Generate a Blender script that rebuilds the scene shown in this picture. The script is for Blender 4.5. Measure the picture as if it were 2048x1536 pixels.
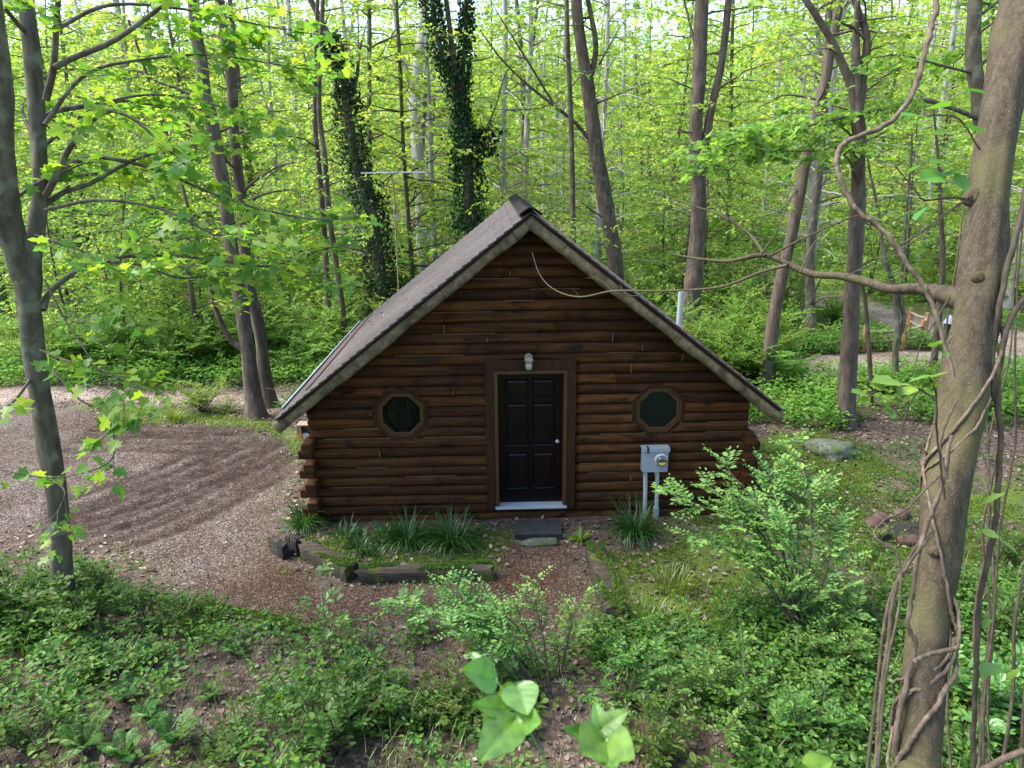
import bpy, math, random
import numpy as np
from mathutils import Vector, Matrix
for o in list(bpy.data.objects): bpy.data.objects.remove(o)
SC = bpy.context.scene
COL = SC.collection
# ---------------------------------------------------------------- camera
CP = np.array([-0.494, -9.892, 4.999]); YAW, PIT, ROLL, FPX = 0.024066, 0.2842, -0.01088, 1440.0
_fw = np.array([math.sin(YAW)*math.cos(PIT), math.cos(YAW)*math.cos(PIT), -math.sin(PIT)])
_r = np.array([math.cos(YAW), -math.sin(YAW), 0.0]); _u = np.cross(_r, _fw)
CR = _r*math.cos(ROLL)+_u*math.sin(ROLL); CU = -_r*math.sin(ROLL)+_u*math.cos(ROLL)
cd = bpy.data.cameras.new("camera"); cam = bpy.data.objects.new("camera", cd); COL.objects.link(cam)
cam.matrix_world = Matrix(((CR[0], CU[0], -_fw[0], CP[0]), (CR[1], CU[1], -_fw[1], CP[1]), (CR[2], CU[2], -_fw[2], CP[2]), (0, 0, 0, 1)))
cd.sensor_width = 36; cd.lens = FPX/2048*36; cd.clip_start = 0.05; cd.clip_end = 2000
cd.dof.use_dof = True; cd.dof.focus_distance = 10.5; cd.dof.aperture_fstop = 5.6
SC.camera = cam
# ---------------------------------------------------------------- light
SUN_EL, SUN_AZ = 55.0, -84.0         # azimuth from +Y (behind the cabin), towards -X
w = bpy.data.worlds.new("World"); SC.world = w; w.use_nodes = True
wn = w.node_tree.nodes; bg = wn["Background"]
sky = wn.new("ShaderNodeTexSky"); sky.sky_type = 'NISHITA'; sky.sun_disc = False
sky.sun_elevation = math.radians(SUN_EL); sky.sun_rotation = math.radians(SUN_AZ)
sky.air_density = 1.3; sky.dust_density = .7; sky.ozone_density = 2.0
w.node_tree.links.new(sky.outputs[0], bg.inputs[0]); bg.inputs[1].default_value = 0.15
sl = bpy.data.lights.new("sun", 'SUN'); sl.energy = 4.2; sl.angle = math.radians(40); sl.color = (1, 0.95, 0.86)
so = bpy.data.objects.new("sun", sl); COL.objects.link(so)
_e, _a = math.radians(SUN_EL), math.radians(SUN_AZ)
_sd = Vector((math.sin(_a)*math.cos(_e), math.cos(_a)*math.cos(_e), math.sin(_e)))
so.rotation_euler = _sd.to_track_quat('Z', 'Y').to_euler(); so.location = (0, 0, 60)
SC.view_settings.view_transform = 'Standard'; SC.view_settings.look = 'None'
SC.view_settings.exposure = 1.58; SC.view_settings.gamma = 1.0
SC.cycles.max_bounces = 9; SC.cycles.diffuse_bounces = 6; SC.cycles.glossy_bounces = 2; SC.cycles.transmission_bounces = 5
SC.cycles.transparent_max_bounces = 4; SC.cycles.sample_clamp_indirect = 6
SC.cycles.caustics_reflective = False; SC.cycles.caustics_refractive = False
# ---------------------------------------------------------------- pixel helpers (photo pixels, 2048 wide)
def ray(px, py): return _fw + CR*((px-1024)/FPX) - CU*((py-768)/FPX)
def at(px, py, Y):
    d = ray(px, py); return CP + d*((Y-CP[1])/d[1])
def atd(px, py, D): return CP + ray(px, py)*D
def prj(P):
    d = np.asarray(P, float)-CP; z = d @ _fw
    return 1024+FPX*(d @ CR)/z, 768-FPX*(d @ CU)/z, z
# ---------------------------------------------------------------- noise and terrain
def _h(ix, iy, s):
    n = np.sin(ix*127.1+iy*311.7+s*74.7)*43758.5453
    return n-np.floor(n)
def vnoise(x, y, s=0):
    x = np.asarray(x, float); y = np.asarray(y, float)
    ix, iy = np.floor(x), np.floor(y); fx, fy = x-ix, y-iy
    fx = fx*fx*(3-2*fx); fy = fy*fy*(3-2*fy)
    return (_h(ix, iy, s)*(1-fx)+_h(ix+1, iy, s)*fx)*(1-fy)+(_h(ix, iy+1, s)*(1-fx)+_h(ix+1, iy+1, s)*fx)*fy
def fbm(x, y, s=0, o=4):
    t = 0; a = .5
    for k in range(o): t = t+a*vnoise(x*2**k, y*2**k, s+k*7); a *= .5
    return t
def height(x, y):
    x = np.asarray(x, float); y = np.asarray(y, float)
    near = np.clip(-4.6-y, 0, 4.2); z = .42*near*near/(near+.8)
    far = np.clip(y-22, 0, 180); z = z+.115*far*far/(far+14)
    side = np.clip(np.abs(x-1)-24, 0, 150); z = z+.06*side
    lot = np.exp(-((x/4.6)**4+((y-3)/5.5)**4))
    return z+(fbm(x*.35, y*.35, 3)-.47)*.28*(1-lot)*np.clip((np.abs(y)+2)/9, .25, 3)
def ground(px, py):
    d = ray(px, py); z = 0.0
    for _ in range(12):
        P = CP+d*((z-CP[2])/d[2]); z = float(height(P[0], P[1]))
    return np.array([P[0], P[1], z])
def gz(x, y): return float(height(x, y))
# ---------------------------------------------------------------- mesh helpers
def build(name, parts, mats, parent=None, smooth=False):
    """parts: list of (V (n,3), F (m,k), material index); all in world (or parent-local) space -> one mesh object"""
    V = []; L = []; ST = []; MI = []; SM = []; nv = 0; nl = 0
    for p in parts:
        v = np.asarray(p[0], float).reshape(-1, 3); f = np.asarray(p[1], int); mi = p[2] if len(p) > 2 else 0
        sm = p[3] if len(p) > 3 else smooth
        if f.size == 0: continue
        V.append(v); k = f.shape[1]
        L.append((f+nv).ravel()); ST.append(np.arange(len(f))*k+nl); MI.append(np.full(len(f), mi)); SM.append(np.full(len(f), sm))
        nv += len(v); nl += f.size
    V = np.concatenate(V); L = np.concatenate(L); ST = np.concatenate(ST)
    me = bpy.data.meshes.new(name)
    me.vertices.add(len(V)); me.vertices.foreach_set("co", V.astype(np.float32).ravel())
    me.loops.add(len(L)); me.loops.foreach_set("vertex_index", L.astype(np.int32))
    me.polygons.add(len(ST)); me.polygons.foreach_set("loop_start", ST.astype(np.int32))
    me.polygons.foreach_set("material_index", np.concatenate(MI).astype(np.int32))
    me.polygons.foreach_set("use_smooth", np.concatenate(SM).astype(bool))
    for m in (mats if isinstance(mats, (list, tuple)) else [mats]): me.materials.append(m)
    me.update(calc_edges=True); me.validate()
    o = bpy.data.objects.new(name, me); COL.objects.link(o)
    if parent is not None: o.parent = parent
    return o
def tag(o, label, cat, group=None, kind=None):
    if label: o["label"] = label
    if cat: o["category"] = cat
    if group: o["group"] = group
    if kind: o["kind"] = kind
    return o
def empty(name, loc, label, cat, group=None):
    o = bpy.data.objects.new(name, None); COL.objects.link(o); o.location = [float(c) for c in loc]; o.empty_display_size = .2
    return tag(o, label, cat, group)
def local(o, parts):
    L = np.array(o.location)
    return [(np.asarray(p[0], float)-L,)+tuple(p[1:]) for p in parts]
def box(x0, x1, y0, y1, z0, z1, mi=0):
    v = np.array([[x, y, z] for x in (x0, x1) for y in (y0, y1) for z in (z0, z1)])
    f = np.array([[0, 1, 3, 2], [4, 6, 7, 5], [0, 4, 5, 1], [2, 3, 7, 6], [0, 2, 6, 4], [1, 5, 7, 3]])
    return v, f, mi
def bevel(o, wd=.006, seg=2):
    m = o.modifiers.new("bevel", 'BEVEL'); m.width = wd; m.segments = seg; m.limit_method = 'ANGLE'; return o
def smooth_path(P, n):
    P = np.asarray(P, float)
    if len(P) < 3:
        t = np.linspace(0, 1, n)[:, None]; return P[0]*(1-t)+P[-1]*t
    Q = np.vstack([2*P[0]-P[1], P, 2*P[-1]-P[-2]]); out = []
    T = np.linspace(0, len(P)-1-1e-6, n)
    for t in T:
        i = int(t); u = t-i; a, b, c, d = Q[i], Q[i+1], Q[i+2], Q[i+3]
        out.append(.5*((2*b)+(-a+c)*u+(2*a-5*b+4*c-d)*u*u+(-a+3*b-3*c+d)*u**3))
    return np.array(out)
def tube(P, r, sides=8, mi=0, rough=0., seed=0, cap=False):
    P = np.asarray(P, float); n = len(P); r = np.broadcast_to(np.asarray(r, float), (n,))
    T = np.gradient(P, axis=0); T /= np.linalg.norm(T, axis=1)[:, None]+1e-9
    a = np.array([1., 0, 0]) if abs(T[0][0]) < .8 else np.array([0, 1., 0])
    N = np.zeros_like(P); N[0] = np.cross(T[0], a); N[0] /= np.linalg.norm(N[0])
    for i in range(1, n):
        v = N[i-1]-T[i]*(N[i-1] @ T[i]); N[i] = v/(np.linalg.norm(v)+1e-9)
    B = np.cross(T, N); th = np.linspace(0, 2*np.pi, sides, endpoint=False)
    rr = r[:, None]*np.ones((1, sides))
    if rough > 0:
        ii, jj = np.meshgrid(np.arange(n), np.arange(sides), indexing='ij')
        rr = rr*(1+rough*(2*vnoise(ii*.35+seed*13.1, np.cos(th)[jj]*1.7+np.sin(th)[jj]*2.3+seed, 5)-1))
    V = P[:, None]+rr[..., None]*(np.cos(th)[None, :, None]*N[:, None]+np.sin(th)[None, :, None]*B[:, None])
    i = np.arange(n-1)[:, None]*sides; j = np.arange(sides)[None]; j2 = (j+1) % sides
    F = np.stack([i+j, i+j2, i+sides+j2, i+sides+j], -1).reshape(-1, 4)
    out = [(V.reshape(-1, 3), F, mi, True)]
    if cap:
        for e, ring in ((0, V[0]), (-1, V[-1])):
            m = ring.mean(0); vv = np.vstack([ring, m])
            ff = np.array([[q, (q+1) % sides, sides] for q in range(sides)])
            out.append((vv, ff if e else ff[:, ::-1], mi, False))
    return out
# leaf templates: (u along, v across, w lift), faces
OVAL = (np.array([[0, 0, 0], [.28, .26, .05], [.68, .24, .05], [1, 0, -.04], [.68, -.24, .05], [.28, -.26, .05]]), [[0, 1, 2, 3], [0, 3, 4, 5]])
DIAM = (np.array([[0, 0, 0], [.45, .33, .06], [1, 0, -.05], [.45, -.33, .06]]), [[0, 1, 2], [0, 2, 3]])
def _maple():
    pts = [(0, 0), (.02, .22), (-.06, .42), (.2, .36), (.34, .58), (.48, .34), (.52, .2), (.74, .24), (1.0, 0)]
    L = [(a, b) for a, b in pts]; R = [(a, -b) for a, b in pts[1:-1]][::-1]
    P = [(.34, 0)]+L+R
    v = np.array([[a, b, .10*abs(b)-.06*a*a] for a, b in P])
    k = len(P)-1
    return v, [[0, 1+i, 1+(i+1) % k] for i in range(k)]
MAPLE = _maple()
STAR = (np.array([[0, 0, 0], [.12, .40, .03], [.38, .22, .02], [.52, .42, .04], [.62, .14, 0], [1, 0, -.06], [.62, -.14, 0], [.52, -.42, .04], [.38, -.22, .02], [.12, -.40, .03]]),
        [[0, 1, 2, 3], [0, 3, 4, 5], [0, 5, 6, 7], [0, 7, 8, 9]])
def leaves(P, D, size, tmpl, rng, tilt=.5, up=None, mi=0, wid=1.0):
    """P positions, D growth directions (n,3), size (n,) -> mesh part"""
    n = len(P); D = D/(np.linalg.norm(D, axis=1)[:, None]+1e-9)
    U = np.array([0, 0, 1.])+rng.normal(0, tilt, (n, 3)) if up is None else up
    S = np.cross(U, D); S /= np.linalg.norm(S, axis=1)[:, None]+1e-9
    N = np.cross(D, S); t, f = tmpl; k = len(t)
    sz = np.asarray(size)[:, None, None]
    V = P[:, None]+sz*(t[None, :, 0, None]*D[:, None]+wid*t[None, :, 1, None]*S[:, None]+t[None, :, 2, None]*N[:, None])
    f = np.array(f); F = (np.arange(n)[:, None, None]*k+f[None]).reshape(-1, f.shape[1])
    return V.reshape(-1, 3), F, mi, False
# ---------------------------------------------------------------- materials
def newmat(name):
    m = bpy.data.materials.new(name); m.use_nodes = True; nt = m.node_tree; nt.nodes.clear()
    return m, nt, nt.nodes, nt.links
def ramp(nodes, stops, interp='LINEAR'):
    r = nodes.new("ShaderNodeValToRGB"); e = r.color_ramp.elements; r.color_ramp.interpolation = interp
    e[0].position, e[0].color = stops[0][0], (*stops[0][1], 1); e[1].position, e[1].color = stops[-1][0], (*stops[-1][1], 1)
    for p, c in stops[1:-1]:
        q = e.new(p); q.color = (*c, 1)
    return r
def mixc(N, L, fac, a, b, mode='MIX'):
    x = N.new("ShaderNodeMix"); x.data_type = 'RGBA'; x.blend_type = mode
    if isinstance(fac, (int, float)): x.inputs[0].default_value = fac
    else: L.new(fac, x.inputs[0])
    for k, v in ((6, a), (7, b)):
        if isinstance(v, tuple): x.inputs[k].default_value = (*v, 1)
        else: L.new(v, x.inputs[k])
    return x.outputs[2]
def m_leaf(name, cols, trans=.5, gloss=.06, hue=.02, veins=0):
    m, nt, N, L = newmat(name)
    g = N.new("ShaderNodeNewGeometry"); oi = N.new("ShaderNodeObjectInfo")
    n = len(cols); r = ramp(N, [(i/(n-1), c) for i, c in enumerate(cols)]); L.new(g.outputs["Random Per Island"], r.inputs[0])
    hs = N.new("ShaderNodeHueSaturation"); mr = N.new("ShaderNodeMapRange"); mr.inputs[3].default_value = .5-hue; mr.inputs[4].default_value = .5+hue
    L.new(oi.outputs["Random"], mr.inputs[0]); L.new(mr.outputs[0], hs.inputs["Hue"]); L.new(r.outputs[0], hs.inputs["Color"])
    d = N.new("ShaderNodeBsdfDiffuse"); t = N.new("ShaderNodeBsdfTranslucent"); mx = N.new("ShaderNodeMixShader"); mx.inputs[0].default_value = trans
    if veins:
        tc = N.new("ShaderNodeTexCoord"); nz = N.new("ShaderNodeTexNoise"); nz.inputs["Scale"].default_value = veins; nz.inputs["Detail"].default_value = 6; L.new(tc.outputs["Object"], nz.inputs[0])
        vr = ramp(N, [(.3, (.55, .62, .5)), (.5, (1, 1, 1)), (.72, (1.35, 1.2, .9))]); L.new(nz.outputs[0], vr.inputs[0])
        src = mixc(N, L, 1., r.outputs[0], vr.outputs[0], 'MULTIPLY'); L.new(src, hs.inputs["Color"])
    h2 = N.new("ShaderNodeHueSaturation"); h2.inputs["Hue"].default_value = .488; h2.inputs["Saturation"].default_value = 1.1; h2.inputs["Value"].default_value = 1.5
    L.new(hs.outputs[0], d.inputs[0]); L.new(hs.outputs[0], h2.inputs["Color"]); L.new(h2.outputs[0], t.inputs[0])
    L.new(d.outputs[0], mx.inputs[1]); L.new(t.outputs[0], mx.inputs[2])
    gl = N.new("ShaderNodeBsdfGlossy"); gl.inputs["Roughness"].default_value = .42; m2 = N.new("ShaderNodeMixShader"); m2.inputs[0].default_value = gloss
    L.new(mx.outputs[0], m2.inputs[1]); L.new(gl.outputs[0], m2.inputs[2])
    out = N.new("ShaderNodeOutputMaterial"); L.new(m2.outputs[0], out.inputs[0]); return m
def m_noise(name, cols, scale=(6, 6, 6), rough=.85, bump=.4, detail=6, nscale=1., coord="Object", extra=None, dist=.02, spec=.3):
    m, nt, N, L = newmat(name)
    tc = N.new("ShaderNodeTexCoord"); mp = N.new("ShaderNodeMapping"); mp.inputs["Scale"].default_value = scale
    L.new(tc.outputs[coord], mp.inputs[0])
    nz = N.new("ShaderNodeTexNoise"); nz.inputs["Scale"].default_value = nscale; nz.inputs["Detail"].default_value = detail; nz.inputs["Roughness"].default_value = .65
    L.new(mp.outputs[0], nz.inputs[0])
    n = len(cols); r = ramp(N, [(.25+.5*i/(n-1), c) for i, c in enumerate(cols)]); L.new(nz.outputs[0], r.inputs[0])
    b = N.new("ShaderNodeBsdfPrincipled"); b.inputs["Roughness"].default_value = rough; b.inputs["Specular IOR Level"].default_value = spec
    L.new(r.outputs[0], b.inputs["Base Color"])
    bp = N.new("ShaderNodeBump"); bp.inputs["Strength"].default_value = bump; bp.inputs["Distance"].default_value = dist
    L.new(nz.outputs[0], bp.inputs["Height"]); L.new(bp.outputs[0], b.inputs["Normal"])
    out = N.new("ShaderNodeOutputMaterial"); L.new(b.outputs[0], out.inputs[0])
    if extra: extra(nt, N, L, b, r, nz, mp, tc, bp)
    return m
def patches(col, scale, lo, hi, cscale=(1, 1, 1)):
    """second, larger noise laid over the colour: lichen, moss, stains"""
    def ex(nt, N, L, b, r, nz, mp, tc, bp):
        m2 = N.new("ShaderNodeMapping"); m2.inputs["Scale"].default_value = cscale; L.new(tc.outputs["Object"], m2.inputs[0])
        n2 = N.new("ShaderNodeTexNoise"); n2.inputs["Scale"].default_value = scale; n2.inputs["Detail"].default_value = 5; L.new(m2.outputs[0], n2.inputs[0])
        mr = N.new("ShaderNodeMapRange"); mr.inputs[1].default_value = lo; mr.inputs[2].default_value = hi; L.new(n2.outputs[0], mr.inputs[0])
        L.new(mixc(N, L, mr.outputs[0], r.outputs[0], col), b.inputs["Base Color"])
    return ex
BARK_GREY = m_noise("bark_grey", [(.03, .024, .016), (.088, .074, .054), (.165, .145, .112)], (9, 9, 2.2), .9, .9, extra=patches((.15, .155, .11), 5, .54, .68))
BARK_PALE = m_noise("bark_pale", [(.16, .145, .13), (.34, .32, .295), (.50, .475, .45)], (7, 7, 1.8), .9, .7, extra=patches((.12, .10, .085), 3, .55, .7))
BARK_DARK = m_noise("bark_dark", [(.022, .016, .012), (.07, .052, .038), (.14, .11, .085)], (9, 9, 2.), .9, .9, extra=patches((.12, .12, .075), 4, .55, .7))
BARK_RED = m_noise("bark_red", [(.03, .021, .016), (.085, .063, .048), (.16, .128, .10)], (10, 10, 3), .9, .9)
def _lent(nt, N, L, b, r, nz, mp, tc, bp):      # pale dashes and warty streaks of the foreground trunk
    m2 = N.new("ShaderNodeMapping"); m2.inputs["Scale"].default_value = (85, 85, 24); L.new(tc.outputs["Object"], m2.inputs[0])
    v = N.new("ShaderNodeTexVoronoi"); v.inputs["Scale"].default_value = 1; v.inputs["Randomness"].default_value = 1; L.new(m2.outputs[0], v.inputs[0])
    mr = N.new("ShaderNodeMapRange"); mr.inputs[1].default_value = .34; mr.inputs[2].default_value = .12; L.new(v.outputs[0], mr.inputs[0])
    n2 = N.new("ShaderNodeTexNoise"); n2.inputs["Scale"].default_value = 2.2; n2.inputs["Detail"].default_value = 4; L.new(tc.outputs["Object"], n2.inputs[0])
    m3 = N.new("ShaderNodeMapRange"); m3.inputs[1].default_value = .46; m3.inputs[2].default_value = .64; L.new(n2.outputs[0], m3.inputs[0])
    c1 = mixc(N, L, m3.outputs[0], r.outputs[0], (.07, .062, .024))
    mu = N.new("ShaderNodeMath"); mu.operation = 'MULTIPLY'; mu.inputs[1].default_value = .42; L.new(mr.outputs[0], mu.inputs[0])
    L.new(mixc(N, L, mu.outputs[0], c1, (.20, .165, .11)), b.inputs["Base Color"])
    ad = N.new("ShaderNodeMath"); ad.operation = 'MULTIPLY_ADD'; ad.inputs[1].default_value = .5; L.new(mr.outputs[0], ad.inputs[0]); L.new(nz.outputs[0], ad.inputs[2])
    L.new(ad.outputs[0], bp.inputs["Height"])
BARK_NEAR = m_noise("bark_near", [(.021, .015, .0085), (.053, .039, .023), (.095, .073, .045)], (34, 34, 5), .85, .6, extra=_lent, dist=.008)
VINE = m_noise("vine_bark", [(.04, .028, .019), (.105, .076, .052), (.19, .15, .11)], (30, 30, 8), .85, .6, dist=.006)
VINE_DARK = m_noise("vine_bark_dark", [(.02, .014, .01), (.06, .045, .03), (.12, .10, .06)], (30, 30, 8), .85, .6, dist=.006)
L_CANOPY = m_leaf("leaf_canopy", [(.13, .235, .048), (.20, .325, .06), (.29, .405, .075), (.385, .455, .085)], .55, .02)
L_MAPLE = m_leaf("leaf_maple", [(.085, .19, .035), (.14, .27, .045), (.235, .36, .055), (.33, .41, .06)], .57, .025)
L_MID = m_leaf("leaf_mid", [(.10, .21, .042), (.155, .28, .052), (.235, .35, .062)], .55, .015)
L_SHRUB = m_leaf("leaf_shrub", [(.036, .088, .014), (.066, .135, .021), (.11, .19, .03)], .5, .015)  # albedo lowered to stand in for canopy shade over the foreground
L_HONEY = m_leaf("leaf_honeysuckle", [(.05, .125, .026), (.078, .175, .035), (.12, .235, .042), (.165, .26, .032)], .45, .015)  # foreground leaf colour darkened in place of overhead tree shade
L_BIG = m_leaf("leaf_big", [(.075, .19, .035), (.11, .24, .045), (.16, .28, .035)], .4, .05)
L_NEAR = m_leaf("leaf_near", [(.06, .16, .03), (.095, .22, .04), (.15, .27, .035)], .4, .05, .02, 38)
L_PALE = m_leaf("leaf_pale_shrub", [(.085, .195, .055), (.125, .26, .07), (.18, .33, .08), (.23, .35, .06)], .45, .02)
L_DARK = m_leaf("leaf_dark", [(.02, .05, .012), (.035, .08, .018), (.055, .11, .024)], .35, .08)
L_IVY = m_leaf("leaf_ivy", [(.010, .026, .008), (.018, .045, .012), (.03, .068, .016)], .25, .015)
L_GRASS = m_leaf("leaf_grass", [(.09, .17, .025), (.13, .22, .03), (.17, .26, .04)], .4, .05)
L_LILY = m_leaf("leaf_daylily", [(.015, .06, .010), (.024, .085, .014), (.04, .115, .02)], .35, .035)
L_FERN = m_leaf("leaf_fern", [(.06, .15, .03), (.085, .20, .035), (.12, .25, .045)], .4, .03)
L_MOSS = m_leaf("leaf_moss", [(.045, .10, .012), (.078, .145, .018), (.12, .175, .022)], .35, .02)
L_BROWN = m_leaf("leaf_brown", [(.06, .038, .028), (.125, .085, .063), (.24, .18, .14), (.08, .048, .034)], .15, .05, .005)
# ================================================================ GROUND
def gpoly(pts): return np.array([ground(*p)[:2] for p in pts])
def inpoly(x, y, P):
    c = np.zeros(x.shape, bool); n = len(P)
    for i in range(n):
        x0, y0 = P[i]; x1, y1 = P[(i+1) % n]
        if abs(y1-y0) < 1e-9: continue
        q = ((y0 > y) != (y1 > y)) & (x < (x1-x0)*(y-y0)/(y1-y0)+x0); c ^= q
    return c
def dseg(x, y, P, closed=False):
    d = np.full(x.shape, 1e9); n = len(P)
    for i in range(n if closed else n-1):
        a = P[i]; b = P[(i+1) % n]; ab = b-a
        t = np.clip(((x-a[0])*ab[0]+(y-a[1])*ab[1])/(ab @ ab+1e-9), 0, 1)
        d = np.minimum(d, np.hypot(x-a[0]-t*ab[0], y-a[1]-t*ab[1]))
    return d
def sdf(x, y, P): return np.where(inpoly(x, y, P), 1, -1)*dseg(x, y, P, True)
LOT = gpoly([(-420, 830), (-200, 812), (0, 806), (120, 812), (215, 838), (330, 846), (440, 846), (520, 856), (575, 880), (592, 930), (590, 1000), (600, 1060), (560, 1088), (612, 1130), (700, 1165),
             (850, 1162), (985, 1152), (1008, 1100), (1030, 1078), (1150, 1080), (1172, 1112), (1188, 1215), (1170, 1250), (1030, 1238), (880, 1232), (760, 1262), (640, 1262), (540, 1240), (420, 1215), (350, 1190),
             (260, 1110), (190, 1070), (60, 1060), (-120, 1090), (-420, 1080)])
LANE = gpoly([(-500, 765), (0, 780), (200, 783), (420, 787), (585, 790), (760, 800), (760, 835), (640, 833), (480, 815), (380, 808), (220, 806), (100, 800), (0, 812), (-500, 812)])
PATHB = gpoly([(560, 1100), (700, 1170), (990, 1155), (1020, 1085), (1150, 1085), (1190, 1220), (1150, 1255), (640, 1265), (400, 1215), (420, 1160)])
MOSSR = gpoly([(1210, 1120), (1330, 1090), (1480, 1000), (1520, 880), (1640, 860), (1720, 900), (1830, 960), (2048, 980), (2100, 1130), (1800, 1180), (1560, 1200), (1400, 1260), (1230, 1240)])
MOSSL = gpoly([(640, 1075), (1010, 1060), (1010, 1110), (985, 1130), (740, 1130)])
GRASSL = gpoly([(150, 808), (330, 815), (470, 835), (560, 848), (600, 880), (610, 930), (595, 925), (575, 880), (500, 856), (420, 846), (320, 846), (220, 838)])
RUTS = [gpoly(p) for p in ([(120, 1060), (230, 1030), (350, 985), (470, 930), (545, 890), (540, 872), (470, 860), (330, 856), (200, 852)], [(200, 1085), (330, 1040), (450, 985), (560, 920), (580, 895)],
                           [(160, 1020), (300, 970), (400, 925), (450, 890), (440, 875), (360, 866), (240, 866)])]
ROAD = gpoly([(1440, 552), (1560, 562), (1640, 583), (1730, 600), (1830, 628), (1960, 655), (2300, 700), (2300, 760), (2060, 735), (1900, 690), (1800, 660), (1700, 628), (1600, 606), (1440, 590)])
ROAD2 = gpoly([(1560, 740), (1640, 712), (1760, 706), (1900, 704), (2080, 700), (2080, 740), (1900, 742), (1760, 750), (1640, 760), (1560, 764)])
def axis(a, b, st, far):
    c = list(np.arange(a, b+1e-6, st)); s = st
    lo = [a]; hi = [b]
    while lo[-1] > -far: s *= 1.22; lo.append(lo[-1]-s)
    s = st
    while hi[-1] < far: s *= 1.22; hi.append(hi[-1]+s)
    return np.array(lo[:0:-1]+c+hi[1:])
GX, GY = axis(-14, 17, .125, 320), axis(-9.5, 17, .125, 420)
XX, YY = np.meshgrid(GX, GY); xf, yf = XX.ravel(), YY.ravel()
edge = (fbm(xf*2.2, yf*2.2, 11)-.47)*.9
gA = np.maximum(sdf(xf, yf, LOT), sdf(xf, yf, LANE))
gravel = np.clip((gA+edge*.9)/.3+.5, 0, 1)
path = np.clip((sdf(xf, yf, PATHB)+edge*1.6)/.9+.5, 0, 1)
road = np.clip((np.maximum(sdf(xf, yf, ROAD), sdf(xf, yf, ROAD2))+edge)/.4+.5, 0, 1); lane = np.clip((sdf(xf, yf, LANE)+edge*.7)/.5+.5, 0, 1)
rut = np.zeros_like(xf)
RB = smooth_path(np.hstack([RUTS[0], np.zeros((len(RUTS[0]), 1))]), 44)[:, :2]; _t = np.gradient(RB, axis=0); _t /= np.linalg.norm(_t, axis=1)[:, None]; RN = np.stack([_t[:, 1], -_t[:, 0]], -1)
ARCS = [(o_, RB+RN*(o_+.05*np.sin(np.arange(44)*.5+o_*9))[:, None]) for o_ in (-1.25, -.8, -.5, -.2, .12, .42, .8, 1.15)]
for o_, P in ARCS: rut = np.maximum(rut, np.clip(1.7-dseg(xf, yf, P)/.11, 0, 1)*(1. if abs(o_) < .6 else .8)*(.75+.5*vnoise(xf*.8, yf*.8, 17+o_)))
for i, P in enumerate(RUTS): rut = np.maximum(rut, np.clip(1.15-dseg(xf, yf, P)/(.6, .24, .26)[i], 0, 1)*(.45, .5, .6)[i])
moss = np.clip((np.maximum(sdf(xf, yf, MOSSR), sdf(xf, yf, MOSSL))+edge*1.5+.15)/.6+.5, 0, 1)*np.clip((fbm(xf*1.1, yf*1.1, 31)-.31)/.12, 0, 1)
grass = np.clip((sdf(xf, yf, GRASSL)+edge)/.3+.5, 0, 1)
zf = height(xf, yf)+(fbm(xf*3, yf*3, 9)-.47)*.05
zf = zf-rut*.045+np.where((gA < 0) & (np.abs(xf) > 3.4), .0, 0)
farg = np.clip((np.maximum(np.abs(xf)-12, yf-9))/6, 0, 1)
nx, ny = len(GX), len(GY)
ii = np.arange(ny-1)[:, None]*nx+np.arange(nx-1)[None]
GF = np.stack([ii, ii+1, ii+nx+1, ii+nx], -1).reshape(-1, 4); GV = np.stack([xf, yf, zf], -1)
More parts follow.
